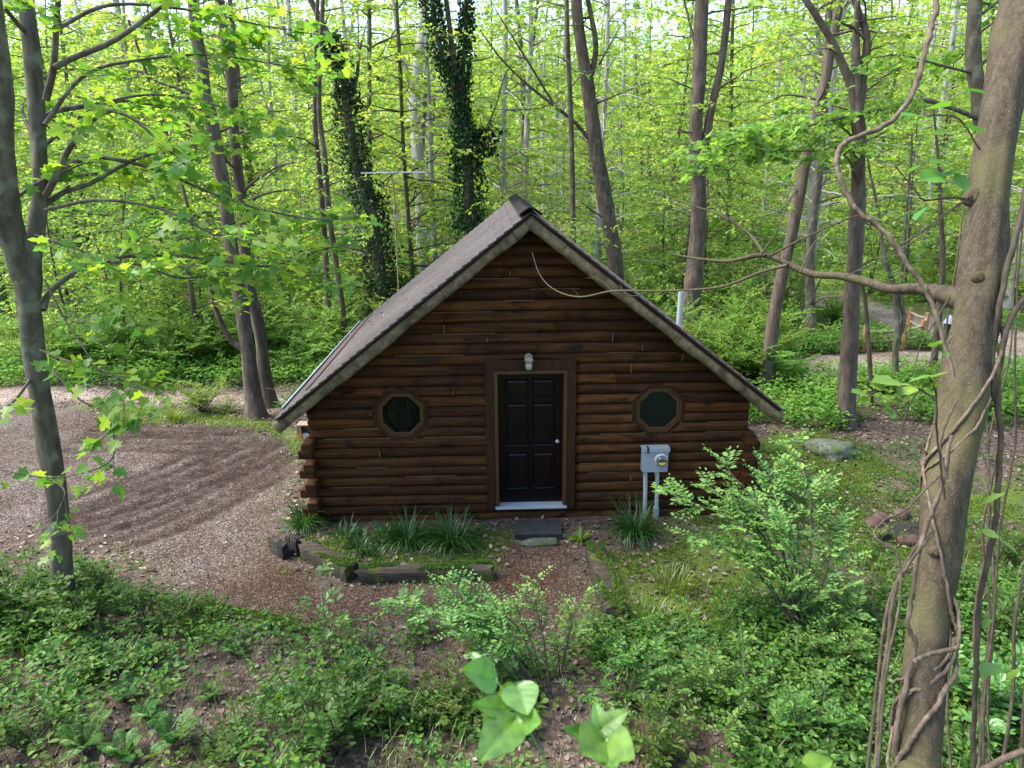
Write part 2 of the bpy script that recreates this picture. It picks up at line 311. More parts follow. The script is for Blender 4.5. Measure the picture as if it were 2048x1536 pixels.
def m_ground():
    m, nt, N, L = newmat("forest_floor")
    tc = N.new("ShaderNodeTexCoord"); co = tc.outputs["Object"]
    def at_(n):
        a = N.new("ShaderNodeAttribute"); a.attribute_name = n; return a.outputs["Fac"]
    def nz(s, d=6, r=.6):
        a = N.new("ShaderNodeTexNoise"); a.inputs["Scale"].default_value = s; a.inputs["Detail"].default_value = d; a.inputs["Roughness"].default_value = r; L.new(co, a.inputs[0]); return a
    def vor(s):
        a = N.new("ShaderNodeTexVoronoi"); a.inputs["Scale"].default_value = s; L.new(co, a.inputs[0]); return a
    # leaf litter
    v1 = vor(22); lit = ramp(N, [(0, (.035, .024, .018)), (.35, (.07, .05, .038)), (.7, (.13, .096, .073)), (1, (.22, .17, .135))])
    sp = N.new("ShaderNodeSeparateColor"); L.new(v1.outputs["Color"], sp.inputs[0]); L.new(sp.outputs[0], lit.inputs[0])
    n1 = nz(1.3); soil = mixc(N, L, n1.outputs[0], lit.outputs[0], (.07, .05, .035))
    # gravel
    v2 = vor(46); s2 = N.new("ShaderNodeSeparateColor"); L.new(v2.outputs["Color"], s2.inputs[0])
    gr = ramp(N, [(0, (.045, .034, .027)), (.4, (.095, .075, .062)), (.8, (.15, .124, .107)), (1, (.28, .25, .225))]); L.new(s2.outputs[0], gr.inputs[0])
    n3 = nz(.8, 5); r3 = ramp(N, [(.35, (.62, .50, .42)), (.65, (1.0, .97, .95))]); L.new(n3.outputs[0], r3.inputs[0])
    g1 = mixc(N, L, 1.0, gr.outputs[0], r3.outputs[0], 'MULTIPLY')
    g2 = mixc(N, L, 1.0, g1, (.20, .125, .085), 'MULTIPLY')
    n4 = nz(5, 4); mm = N.new("ShaderNodeMath"); mm.operation = 'MULTIPLY'; L.new(at_("rut"), mm.inputs[0]); m4 = N.new("ShaderNodeMapRange"); m4.inputs[1].default_value = .3; m4.inputs[2].default_value = .6; L.new(n4.outputs[0], m4.inputs[0]); m4.inputs[3].default_value = .55; L.new(m4.outputs[0], mm.inputs[1])
    g3 = mixc(N, L, mm.outputs[0], g1, g2)
    g4 = mixc(N, L, 1.0, g1, (.74, .55, .44), 'MULTIPLY'); g5 = mixc(N, L, at_("path"), g3, g4)
    mo = ramp(N, [(.3, (.032, .055, .008)), (.5, (.065, .10, .013)), (.7, (.11, .14, .02))]); n5 = nz(14, 6, .7); L.new(n5.outputs[0], mo.inputs[0])
    c1 = mixc(N, L, at_("moss"), soil, mo.outputs[0])
    gn = ramp(N, [(.3, (.04, .07, .015)), (.6, (.10, .14, .03))]); L.new(n5.outputs[0], gn.inputs[0])
    c2 = mixc(N, L, at_("grass"), c1, gn.outputs[0])
    fl = ramp(N, [(.35, (.05, .085, .018)), (.5, (.09, .12, .03)), (.65, (.16, .12, .085))]); n6 = nz(.5, 5); L.new(n6.outputs[0], fl.inputs[0])
    c3 = mixc(N, L, at_("far"), c2, fl.outputs[0])
    c4 = mixc(N, L, at_("gravel"), c3, g5)
    pale = mixc(N, L, 1.0, g1, (2.3, 2.35, 2.45), 'MULTIPLY'); c5 = mixc(N, L, at_("road"), c4, pale)
    b = N.new("ShaderNodeBsdfPrincipled"); b.inputs["Roughness"].default_value = .92; b.inputs["Specular IOR Level"].default_value = .2; L.new(c5, b.inputs["Base Color"])
    hx = N.new("ShaderNodeMath"); hx.operation = 'ADD'; L.new(v1.outputs[0], hx.inputs[0]); L.new(v2.outputs[0], hx.inputs[1])
    bp = N.new("ShaderNodeBump"); bp.inputs["Strength"].default_value = .8; bp.inputs["Distance"].default_value = .025; L.new(hx.outputs[0], bp.inputs["Height"]); L.new(bp.outputs[0], b.inputs["Normal"])
    o = N.new("ShaderNodeOutputMaterial"); L.new(b.outputs[0], o.inputs[0]); return m
M_GROUND = m_ground()
fc = gravel[GF].mean(1); fr = road[GF].mean(1)
for nm, sel in (("ground", (fc <= .5) & (fr <= .5)), ("driveway", fc > .5), ("road", (fr > .5) & (fc <= .5))):
    F = GF[sel]; used = np.unique(F); rm = np.full(len(GV), -1); rm[used] = np.arange(len(used))
    o = build(nm, [(GV[used], rm[F], 0)], M_GROUND, smooth=True); o["kind"] = "structure"
    for an, arr in (("gravel", gravel), ("rut", rut), ("path", path), ("moss", moss), ("grass", grass), ("far", farg), ("road", np.maximum(road, lane))):
        a = o.data.attributes.new(an, 'FLOAT', 'POINT'); a.data.foreach_set("value", arr[used].astype(np.float32))
_ip = lambda A, x, y: A.reshape(ny, nx)[np.clip(np.searchsorted(GY, y), 0, ny-1), np.clip(np.searchsorted(GX, x), 0, nx-1)]
def surf(x, y): return _ip(zf, np.asarray(x), np.asarray(y))
# ================================================================ CABIN
def m_logs(name, cols, cut=None):
    def ex(nt, N, L, b, r, nz, mp, tc, bp):
        g = N.new("ShaderNodeNewGeometry")
        tone = ramp(N, [(0, (.62, .58, .55)), (.5, (1, 1, 1)), (1, (1.35, 1.3, 1.2))]); L.new(g.outputs["Random Per Island"], tone.inputs[0])
        c = mixc(N, L, 1., r.outputs[0], tone.outputs[0], 'MULTIPLY')
        m2 = N.new("ShaderNodeMapping"); m2.inputs["Scale"].default_value = (3.2, 7, 7); L.new(tc.outputs["Object"], m2.inputs[0])
        n2 = N.new("ShaderNodeTexNoise"); n2.inputs["Scale"].default_value = 1.0; n2.inputs["Detail"].default_value = 3; L.new(m2.outputs[0], n2.inputs[0])
        mr = N.new("ShaderNodeMapRange"); mr.inputs[1].default_value = .58; mr.inputs[2].default_value = .70; L.new(n2.outputs[0], mr.inputs[0])
        c2 = mixc(N, L, mr.outputs[0], c, (.016, .009, .006))
        n3 = N.new("ShaderNodeTexNoise"); n3.inputs["Scale"].default_value = 38; n3.inputs["Detail"].default_value = 2; L.new(tc.outputs["Object"], n3.inputs[0])
        m3 = N.new("ShaderNodeMapRange"); m3.inputs[1].default_value = .735; m3.inputs[2].default_value = .76; L.new(n3.outputs[0], m3.inputs[0])
        L.new(mixc(N, L, m3.outputs[0], c2, (.33, .22, .14)), b.inputs["Base Color"])
    return m_noise(name, cols, (1.4, 22, 22), .7, .35, extra=ex, dist=.006, spec=.12)
LOG = m_logs("stained_log", [(.0125, .0047, .002), (.048, .0182, .0058), (.10, .041, .0125)])
RAW_RIM = m_noise("raw_wood_and_rim_highlight", [(.10, .05, .022), (.19, .105, .052), (.27, .165, .09)], (20, 20, 20))  # raw wood at joints and sawn edges, also the painted rim highlights
CASING = m_noise("casing_wood", [(.013, .0052, .0024), (.030, .0125, .0048), (.05, .022, .009)], (20, 20, 3), .65, .3, dist=.004, spec=.15)
JAMB = m_noise("jamb_wood", [(.036, .016, .005), (.06, .027, .008), (.085, .040, .012)], (20, 20, 3), .5, .2, dist=.003)
RAKE = m_noise("weathered_pole", [(.06, .043, .023), (.15, .115, .065), (.25, .195, .115)], (14, 3, 14), .85, .8, extra=patches((.055, .04, .02), 4.5, .46, .66), dist=.01)
DOORP = m_noise("door_paint", [(.0045, .0022, .0026), (.006, .003, .0034)], (3, 3, 3), .32, .05, spec=.2)
ALU = m_noise("aluminium", [(.30, .31, .335), (.42, .43, .455)], (8, 40, 40), .4, .1)
STEEL = m_noise("galvanised_grey", [(.19, .22, .25), (.24, .27, .305), (.28, .31, .345)], (6, 6, 6), .5, .08)
PVC = m_noise("pvc_grey", [(.28, .30, .31), (.36, .38, .395)], (5, 5, 3), .5, .05)
BLACKM = m_noise("dark_rubber", [(.012, .012, .013), (.035, .035, .038)], (9, 9, 9), .8, .4)
DARKIN = m_noise("dark_interior", [(.008, .006, .005), (.014, .011, .009)], (3, 3, 3), .9, .1)
def m_glass(name, col, rough=.05, spec=.8):
    m, nt, N, L = newmat(name); b = N.new("ShaderNodeBsdfPrincipled"); b.inputs["Base Color"].default_value = (*col, 1)
    b.inputs["Roughness"].default_value = rough; b.inputs["Specular IOR Level"].default_value = spec
    o = N.new("ShaderNodeOutputMaterial"); L.new(b.outputs[0], o.inputs[0]); return m
def m_shingle():
    m, nt, N, L = newmat("shingle"); tc = N.new("ShaderNodeTexCoord")
    mp = N.new("ShaderNodeMapping"); mp.inputs["Scale"].default_value = (1, 1, 1); L.new(tc.outputs["UV"], mp.inputs[0])
    br = N.new("ShaderNodeTexBrick"); br.inputs["Scale"].default_value = 1; br.inputs["Mortar Size"].default_value = .007; br.inputs["Brick Width"].default_value = .31; br.inputs["Row Height"].default_value = .14
    br.inputs["Color1"].default_value = (.040, .0315, .029, 1); br.inputs["Color2"].default_value = (.056, .045, .042, 1); br.inputs["Mortar"].default_value = (.035, .025, .024, 1); L.new(mp.outputs[0], br.inputs[0])
    n = N.new("ShaderNodeTexNoise"); n.inputs["Scale"].default_value = 1.1; n.inputs["Detail"].default_value = 6; L.new(tc.outputs["Object"], n.inputs[0])
    r = ramp(N, [(.3, (.78, .74, .72)), (.7, (1.2, 1.18, 1.18))]); L.new(n.outputs[0], r.inputs[0]); c = mixc(N, L, 1., br.outputs[0], r.outputs[0], 'MULTIPLY')
    n2 = N.new("ShaderNodeTexNoise"); n2.inputs["Scale"].default_value = 55; n2.inputs["Detail"].default_value = 3; L.new(tc.outputs["Object"], n2.inputs[0])
    m3 = N.new("ShaderNodeMapRange"); m3.inputs[1].default_value = .73; m3.inputs[2].default_value = .75; L.new(n2.outputs[0], m3.inputs[0])
    c2 = mixc(N, L, m3.outputs[0], c, (.42, .38, .33))
    b = N.new("ShaderNodeBsdfPrincipled"); b.inputs["Roughness"].default_value = .88; L.new(c2, b.inputs["Base Color"])
    bp = N.new("ShaderNodeBump"); bp.inputs["Strength"].default_value = .5; bp.inputs["Distance"].default_value = .004; n3 = N.new("ShaderNodeTexNoise"); n3.inputs["Scale"].default_value = 260; L.new(tc.outputs["Object"], n3.inputs[0])
    L.new(n3.outputs[0], bp.inputs["Height"]); L.new(bp.outputs[0], b.inputs["Normal"])
    o = N.new("ShaderNodeOutputMaterial"); L.new(b.outputs[0], o.inputs[0]); return m
SHING = m_shingle()
rng = np.random.default_rng(7)
CAB = empty("log_cabin", (0, 0, 0), "small dark brown log cabin with steep shingled gable roof in the middle of the clearing", "cabin")
HW, CH, ZB, SL, LEN, HU = 3.2, .1535, -.06, .78, 6.3, 4.46      # half width, log course, base, roof slope, depth, roof underside at the ridge
OCT = [(-1.86, 1.675, .385), (1.87, 1.675, .385)]; DOOR = (-.645, .665, .165, 2.475)
NP = 8
def cuts(z, i):
    """solid x intervals of the front wall at height z (same count for all z of a course)"""
    zb, zt = ZB+i*CH, ZB+(i+1)*CH; H = min(HW, max(.012, (HU-z)/SL)); hole = []
    for cx, cz, a in OCT:
        if zb < cz+a and zt > cz-a:
            dz = abs(z-cz); wd = a if dz <= .414*a else (a-(dz-.414*a) if dz <= a else 0); hole.append((cx-wd, cx+wd))
    if zb < DOOR[3]-.005 and zt > DOOR[2]+.005: hole.append((DOOR[0], DOOR[1]) if DOOR[2] < z < DOOR[3] else (.01, .01))
    e = [-H]
    for a, b in sorted(hole): e += [max(a, -H), min(b, H)]
    return e+[H]
parts = []; raws_rims = []
ncourse = int((HU-ZB)/CH)
for i in range(ncourse):
    zb = ZB+i*CH; jy = rng.normal(0, .003); zz = [zb+.004+(CH-.006)*t/NP for t in range(NP+1)]
    yy = [.016+jy-.044*math.sin(math.pi*t/NP)**.36 for t in range(NP+1)]
    ct = [cuts(min(z, HU-.01), i) for z in zz]; nseg = len(ct[0])//2
    for s in range(nseg):
        a0, b0 = ct[NP//2][2*s], ct[NP//2][2*s+1]
        if b0-a0 < .03: continue
        js = [0.]; p = a0+rng.uniform(.5, 1.9)
        while p < b0-.35: js.append((p-a0)/(b0-a0)); p += rng.uniform(.9, 2.4)
        js.append(1.)
        for k in range(len(js)-1):
            g0 = .002 if k else 0; g1 = .002 if k < len(js)-2 else 0; dz = rng.normal(0, .0015); nsub = 5
            V = []
            for q in range(nsub+1):
                u = js[k]+(js[k+1]-js[k])*q/nsub
                for t in range(NP+1):
                    A, B = ct[t][2*s], ct[t][2*s+1]; x = A+(B-A)*u+(g0 if q == 0 else 0)-(g1 if q == nsub else 0)
                    V.append((x, yy[t]+.0025*math.sin(u*23+i*3.1+t), zz[t]+dz))
            n1 = NP+1; F = [[q*n1+t, (q+1)*n1+t, (q+1)*n1+t+1, q*n1+t+1] for q in range(nsub) for t in range(NP)]
            for q in (0, nsub):                       # end caps back to the wall plane
                base = len(V)
                for t in range(n1): V.append((V[q*n1+t][0], .07, V[q*n1+t][2]))
                F += [[q*n1+t, q*n1+t+1, base+t+1, base+t] for t in range(NP)]
            parts.append((np.array(V), np.array(F), 0, True))
            if k and rng.random() < .32:
                xj = a0+js[k]*(b0-a0); h = rng.uniform(.5, .9)*CH; raws_rims.append(box(xj-.005, xj+.004, yy[4]-.004, yy[4]+.03, zb+CH*.45-h*.45, zb+CH*.45+h*.45, 1))
    if rng.random() < .4:                             # pale strips painting rim highlights on the logs' upper edges
        for s in range(nseg):
            a0, b0 = ct[NP//2][2*s], ct[NP//2][2*s+1]
            if b0-a0 > 1:
                x0 = a0+rng.uniform(0, .6)*(b0-a0); x1 = min(b0, x0+rng.uniform(.3, 1.0)); raws_rims.append(box(x0, x1, .0, .03, zb+CH-.007, zb+CH-.0015, 1))
backing = []
for (x0, x1, z0, z1) in ((-HW, DOOR[0], ZB, 2.0), (DOOR[1], HW, ZB, 2.0), (DOOR[0], DOOR[1], ZB, DOOR[2]), (-HW+.6, HW-.6, 2.48, 2.482)): pass
def gable(y0, y1, skip):                              # wall board behind the logs, split around door and windows
    xs = sorted({-HW+.03, HW-.03, DOOR[0]+.02, DOOR[1]-.02, *[c+s*a for c, _, a in OCT for s in (-1.05, 1.05)]}); out = []
    for a, b in zip(xs, xs[1:]):
        zt = lambda x: HU-.03-SL*abs(x); m = (a+b)/2; spans = [(ZB, None)]
        if skip and DOOR[0] < m < DOOR[1]: spans = [(2.44, None)]
        for c, cz, r in OCT:
            if skip and abs(m-c) < r: spans = [(ZB, cz-r*1.05), (cz+r*1.05, None)]
        for z0, z1 in spans:
            xx = [a, b] if a*b >= 0 else [a, 0, b]
            for p, q in zip(xx, xx[1:]):
                t0, t1 = (zt(p), zt(q)) if z1 is None else (z1, z1)
                v = np.array([[p, y0, z0], [q, y0, z0], [q, y0, t1], [p, y0, t0], [p, y1, z0], [q, y1, z0], [q, y1, t1], [p, y1, t0]])
                out.append((v, np.array([[0, 1, 2, 3], [5, 4, 7, 6], [4, 0, 3, 7], [1, 5, 6, 2], [3, 2, 6, 7], [4, 5, 1, 0]]), 2))
    return out
build("front_wall", parts+raws_rims+gable(.04, .12, True), [LOG, RAW_RIM, DARKIN], CAB)
def sidelogs(xs, sgn):
    P = []
    for i in range(int(2.0/CH)+1):
        zb = ZB+i*CH; n1 = NP+1; V = []
        for y in np.linspace(.06, LEN-.35, 8):
            for t in range(n1): V.append((xs+sgn*(-.035+.068*math.sin(math.pi*t/NP)**.55), y, zb+.004+(CH-.006)*t/NP))
        F = [[q*n1+t, (q+1)*n1+t, (q+1)*n1+t+1, q*n1+t+1] for q in range(7) for t in range(NP)]
        P.append((np.array(V), np.array(F), 0, True))
    P.append(box(min(xs, xs-sgn*.08)-.0, max(xs, xs-sgn*.08), .1, LEN-.4, ZB, 1.95, 0)); return P
build("side_wall", sidelogs(-HW, -1), [LOG], CAB); build("side_wall", sidelogs(HW, 1), [LOG], CAB)
build("rear_wall", gable(LEN-.42, LEN-.35, False), [LOG, RAW_RIM, LOG], CAB)
# crossed log ends at the two front corners
def stub(x0, x1, y0, y1, z0, z1):
    o = build("log_end", [box(x0, x1, y0, y1, z0, z1)], LOG, CAB); bevel(o, .022, 3); return o
for sgn in (-1, 1):
    for i in range(1, 9):
        zb = ZB+i*CH+.012; e = rng.uniform(-.015, .015)
        if i % 2: x = sorted((sgn*(HW-.03), sgn*(HW+.2+e))); stub(x[0], x[1], -.045, .10, zb, zb+CH-.016)
        else: x = sorted((sgn*(HW+.075), sgn*(HW-.085))); stub(x[0], x[1], -.235+e, .10, zb-.004, zb+CH+.006)
# windows
GLASS = [m_glass("old_glass", (.012, .011, .012), .06), m_glass("screened_glass", (.004, .0068, .006), .3, .35)]
def ring(cx, cz, ao, ai, y0, y1, mi=0):
    t = np.arange(8)*np.pi/4+np.pi/8; k = 1/math.cos(np.pi/8); V = []
    for a, y in ((ao, y0), (ai, y0), (ai, y1), (ao, y1)):
        V += [(cx+a*k*math.cos(q), y, cz+a*k*math.sin(q)) for q in t]
    F = [[l*8+j, l*8+(j+1) % 8, ((l+1) % 4)*8+(j+1) % 8, ((l+1) % 4)*8+j] for l in range(4) for j in range(8)]
    return np.array(V), np.array(F)[:, ::-1], mi
for k, (cx, cz, a) in enumerate(OCT):
    wn_ = build("window", [ring(cx, cz, a-.004, a-.055, -.012, .09)], CASING, CAB); bevel(wn_, .006, 2)
    wn_["label"] = ("octagonal window with a lace curtain", "octagonal window with a dull screen")[k]
    f = build("frame", [ring(cx, cz, a-.057, a-.077, -.024, .09, 0), ring(cx, cz, a-.079, a-.115, -.004, .09, 0)], [JAMB, CASING], wn_); bevel(f, .005, 2)
    t = np.arange(8)*np.pi/4+np.pi/8; r = (a-.114)/math.cos(np.pi/8)
    v = np.array([(cx+r*math.cos(q), .03, cz+r*math.sin(q)) for q in t]); build("pane", [(v, np.arange(8)[None, ::-1])], GLASS[k], wn_)
    rw = []
    for j in (3, 4, 5, 6):                            # pale sawn edge round the opening
        q0, q1 = t[j]+.02, t[(j+1) % 8]+.02; ro = (a+.002)/math.cos(np.pi/8); P = np.array([[cx+ro*math.cos(q), .0, cz+ro*math.sin(q)] for q in (t[j], t[(j+1) % 8])]); rw += tube(P, .0045, 5)
    build("sawn_edge", rw, RAW_RIM, wn_)
    if k == 0:
        V = []; nc = 26
        for j in range(nc+1):
            x = -.2+.4*j/nc; hh = .21-max(0, abs(x)-.087)
            V += [(cx+x*1.15, .058+.012*math.sin(j*1.9), cz-hh), (cx+x, .058+.012*math.sin(j*1.9), cz+hh)]
        LACE = m_noise("lace_curtain", [(.012, .012, .013), (.05, .05, .055), (.16, .16, .175)], (26, 26, 26), .9, .0)
        # curtain: two gathered panels at the sides
        V = np.array(V); F = np.array([[2*j, 2*j+2, 2*j+3, 2*j+1] for j in range(nc) if j < 8 or j > 17])
        cu = build("curtain", [(V, F)], LACE, wn_, smooth=True)
# glass of the curtained window lets the curtain show
_m = GLASS[0]; _b = [n for n in _m.node_tree.nodes if n.type == 'BSDF_PRINCIPLED'][0]; _b.inputs["Transmission Weight"].default_value = 1.0; _b.inputs["Base Color"].default_value = (.85, .85, .87, 1); _b.inputs["Specular IOR Level"].default_value = .45; _b.inputs["IOR"].default_value = 1.3
room = build("interior", [box(-2.6, 2.6, .14, LEN-.6, .1, 1.95)], DARKIN, CAB)
room.data.flip_normals()
# door
dx0, dx1, dz0, dz1 = DOOR
df = build("door_casing", [box(dx0+.002, dx0+.128, -.05, .10, dz0, 2.318), box(dx1-.128, dx1-.002, -.05, .10, dz0, 2.318), box(dx0+.002, dx1-.002, -.055, .10, 2.32, dz1-.002)], CASING, CAB); bevel(df, .006)
dj = build("door_jamb", [box(dx0+.130, dx0+.182, -.06, .22, dz0+.06, 2.316), box(dx1-.182, dx1-.130, -.06, .22, dz0+.06, 2.316), box(dx0+.183, dx1-.183, -.058, .22, 2.266, 2.314)], JAMB, CAB); bevel(dj, .004)
sx0, sx1, sz0, sz1 = dx0+.184, dx1-.184, .212, 2.264
door = build("door", [box(sx0, sx1, .10, .145, sz0, sz1)], DOORP, CAB)
door["label"] = "dark brown six-panel door"
wx = sx1-sx0
for cxp in (sx0+wx*.295, sx0+wx*.705):
    for (z0, z1) in ((.24, .79), (.93, 1.56), (1.67, 1.92)):
        z0 += .21; z1 += .21; hw = wx*.155
        V = []; 
        for hwk, zk, y in ((hw+.022, .022, .0998), (hw+.016, .016, .088), (hw, 0, .104), (hw-.03, -.03, .092)):
            V += [(cxp-hwk, y, z0-zk), (cxp+hwk, y, z0-zk), (cxp+hwk, y, z1+zk), (cxp-hwk, y, z1+zk)]
        F = [[l*4+j, l*4+(j+1) % 4, (l+1)*4+(j+1) % 4, (l+1)*4+j] for l in range(3) for j in range(4)]+[[12, 13, 14, 15]]
        build("panel", [(np.array(V), np.array(F))], DOORP, door)
kn = tube([(sx1-.075, .098, 1.20), (sx1-.075, .062, 1.20)], [.014, .012], 10, cap=True)+tube([(sx1-.075, .066, 1.2), (sx1-.075, .06, 1.2), (sx1-.075, .045, 1.2), (sx1-.075, .03, 1.2), (sx1-.075, .024, 1.2)], [.014, .026, .031, .024, .006], 14)
build("knob", kn, ALU, door)
th = build("threshold", [box(dx0+.12, dx1-.12, -.07, .16, .168, .208)], ALU, CAB); bevel(th, .006)
# roof
def slab(u0, u1, off0, off1, y0, y1, sgn):            # u measured down the slope from the ridge, off = height above the deck plane
    n = np.array([SL, 1])/math.hypot(SL, 1); d = np.array([1, -SL])/math.hypot(SL, 1); z0 = HU+.06
    def pt(u, o, y): return (sgn*(d[0]*u+n[0]*o), y, z0+d[1]*u+n[1]*o)
    v = [pt(u, o, y) for y in (y0, y1) for u, o in ((u0, off0[0]), (u1, off0[1]), (u1, off1[1]), (u0, off1[0]))]
    return np.array(v)
SLEN = 3.5*math.hypot(SL, 1); BF = np.array([[0, 1, 2, 3], [7, 6, 5, 4], [0, 4, 5, 1], [1, 5, 6, 2], [2, 6, 7, 3], [3, 7, 4, 0]])
roof = build("roof", [(slab(.01, SLEN-.02, (-.045, -.045), (0, 0), -.44, LEN, s), BF, 0) for s in (-1, 1)], [CASING], CAB)
for s in (-1, 1):                                     # shingle courses, each lapping the next
    P = []; uv = []; ex = .14; nr = int(SLEN/ex)+1
    for k in range(nr):
        u0, u1 = max(.0, k*ex-.04), min((k+1)*ex, SLEN+.03); ny_ = 34; V = []; ys = np.linspace(-.485, LEN+.03, ny_)
        for yv in ys:
            wob = .008*math.sin(yv*5+k*2.1)+.006*math.sin(yv*13+k); sag = .012*math.sin(yv*.9+k*.11)
            a = slab(u0, u1+wob, (0, 0), (.006+sag*.3, .027+sag*.3), yv+rng.normal(0, .004)*(yv < -.4), yv, s)[[0, 1, 2, 3]]; V += list(a)
        F = []
        for q in range(ny_-1):
            for j in (2, 1): F.append([q*4+j, q*4+(j+1) % 4, (q+1)*4+(j+1) % 4, (q+1)*4+j] if s > 0 else [q*4+j, (q+1)*4+j, (q+1)*4+(j+1) % 4, q*4+(j+1) % 4])
        F.append([0, 1, 2, 3]); F.append([(ny_-1)*4+j for j in (3, 2, 1, 0)])
        P.append((np.array(V), np.array(F), 0))
    o = build("shingles", P, SHING, roof); me = o.data
    ul = me.uv_layers.new(name="UVMap"); co = np.array([v.co[:] for v in me.vertices]); li = np.zeros(len(me.loops), np.int32); me.loops.foreach_get("vertex_index", li)
    un = np.hypot(co[:, 0], HU+.06-co[:, 2]); ul.data.foreach_set("uv", np.stack([co[li, 1], un[li]], -1).astype(np.float32).ravel())
# ridge cap of lapped bent shingles, the nearest one curling up
P = []
nk = 22
for k in range(nk):
    y0 = -.50+k*(LEN+.5)/nk; y1 = y0+(LEN+.5)/nk+.09; lift = .03 if k == 0 else .016; V = []
    for yv, lf in ((y0, .036+lift*.9), (y1, .030)):
        for q in range(9):
            t = (q-4)/4; x = t*.145; z = HU+.06+.018-SL*math.hypot(x, .035)+.027+lf
            V.append((x*1.02, yv, z)); 
    n9 = 9; F = [[q, q+1, n9+q+1, n9+q] for q in range(8)]
    V = np.array(V); V2 = V.copy(); V2[:, 2] -= .016; m = len(V); V = np.vstack([V, V2])
    F += [[m+q, m+n9+q, m+n9+q+1, m+q+1] for q in range(8)]+[[q, m+q, m+q+1, q+1] for q in range(8)]+[[0, n9, m+n9, m], [8, m+8, m+n9+8, n9+8]]
    P.append((V, np.array(F), 0))
RIDGE = m_noise("ridge_shingle", [(.028, .022, .021), (.052, .042, .040), (.085, .07, .066)], (5, 14, 5), .9, .5)
o = build("ridge_cap", P, RIDGE, roof)
# rake poles along the front and rear gable edges
def rake(sgn, u0, u1, y, seed):
    d = np.array([sgn, 0, -SL])/math.hypot(SL, 1); n = np.array([sgn*SL, 0, 1])/math.hypot(SL, 1); base = np.array([0, 0, HU+.06])
    us = np.linspace(u0, u1, 26); V = []
    prof = [(-.05, -.002), (-.02, .05), (.0, .055), (-.09, .05), (-.02, -.002)]
    prof = [(.055, -.004), (-.01, -.004), (-.045, -.03), (-.066, -.085), (-.06, -.135), (-.03, -.175), (.055, -.182)]
    for j, u in enumerate(us):
        wv = 1+.05*math.sin(u*3.1+seed)+.03*math.sin(u*9+seed*2)
        for yy_, hh in prof:
            uu = u
            if u0 < .02: uu = max(u, -hh*SL*0+(-hh-.004)*SL) if j == 0 else u
            V.append(base+d*uu+n*(hh*wv-.0)+np.array([0, y+yy_*wv, 0]))
    m = len(prof); F = [[q*m+t, (q+1)*m+t, (q+1)*m+(t+1) % m, q*m+(t+1) % m] for q in range(25) for t in range(m)]
    if sgn > 0: F = [f[::-1] for f in F]
    V = np.array(V); out = [(V, np.array(F), 0, True)]
    for e in (0, 25):
        c = V[e*m:(e+1)*m]; out.append((np.vstack([c, c.mean(0)]), np.array([[t, (t+1) % m, m] for t in range(m)]), 0))
    return out
for sgn, br in ((-1, (0.0, .34, 1.55, SLEN+.12)), (1, (0.0, .62, 2.62, SLEN+.06))):
    for k in range(3):
        jt = .006 if k else -.0
        build("rake_pole", rake(sgn, br[k]+jt, br[k+1]-.002, -.385+rng.normal(0, .004), k*3+sgn), RAKE, roof)
for sgn in (-1, 1): build("rake_board", rake(sgn, .0, SLEN, LEN-.06, 2), RAKE, roof)
gut = [(-3.53, -.1, HU+.06-SL*3.50+.005), (-3.53, LEN, HU+.06-SL*3.50+.005)]
build("drip_edge", [box(-3.55, -3.53, -.05, LEN, 1.80, 1.835)], STEEL, roof)
pv = at(1358, 642, 1.0); pz = HU+.06-SL*pv[0]
build("vent_pipe", tube([(pv[0], 1.0, pz-.15), (pv[0]+.012, 1.0, pz+.57)], .045, 16, cap=True)+tube([(pv[0], 1.0, pz-.12), (pv[0], 1, pz+.06)], [.085, .052], 16), PVC, roof)
# wall lamp over the door
WL = empty("wall_lamp", (-.02, -.06, 2.47), "small brass jelly-jar wall lamp above the cabin door", "lamp")
BRASS = m_noise("tarnished_brass", [(.13, .11, .08), (.30, .27, .21)], (20, 20, 20), .35, .1)
x, y, z = -.02, -.14, 2.47
build("mount", local(WL, tube([(x, -.05, z+.04), (x, -.062, z+.04), (x, -.075, z+.04)], [.06, .058, .03], 18, cap=True)+tube([(x, -.07, z+.04), (x, -.11, z+.06), (x, y, z+.055)], [.018, .018, .02], 10)), BRASS, WL)
build("hood", local(WL, tube([(x, y, z+.075), (x, y, z+.07), (x, y, z+.05), (x, y, z+.015), (x, y, z-.01), (x, y, z-.02)], [.01, .04, .06, .066, .05, .044], 20)), BRASS, WL)
JAR = m_glass("frosted_jar", (.30, .31, .27), .25)
build("glass_jar", local(WL, tube([(x, y, z-.015), (x, y, z-.05), (x, y, z-.095), (x, y, z-.118), (x, y, z-.125)], [.043, .049, .045, .03, .004], 20)), JAR, WL)
# electricity meter
EM = empty("electric_meter", (1.83, -.09, -.02), "grey electricity meter box on two conduits against the cabin front", "meter")
mb = build("meter_box", local(EM, [box(1.635, 2.015, -.165, -.037, .765, 1.13)]), STEEL, EM); bevel(mb, .01)
ml = build("hood_flange", local(EM, [box(1.62, 2.03, -.182, -.036, 1.132, 1.152), box(1.62, 2.03, -.182, -.1675, 1.085, 1.131)]), STEEL, EM); bevel(ml, .005)
build("strap", local(EM, [box(1.69, 1.725, -.1855, -.1835, 1.075, 1.153), box(1.69, 1.725, -.1855, -.09, 1.1535, 1.156)]), m_noise("rust_strap", [(.03, .015, .015), (.07, .035, .03)], (20, 20, 20)), EM)
mx_, mz_ = 1.905, .965
dialr = build("socket_ring", local(EM, tube([(mx_, -.164, mz_), (mx_, -.185, mz_), (mx_, -.20, mz_), (mx_, -.20, mz_)], [.098, .098, .09, .078], 28)), ALU, EM)
GL2 = m_glass("meter_glass", (.07, .08, .085), .08)
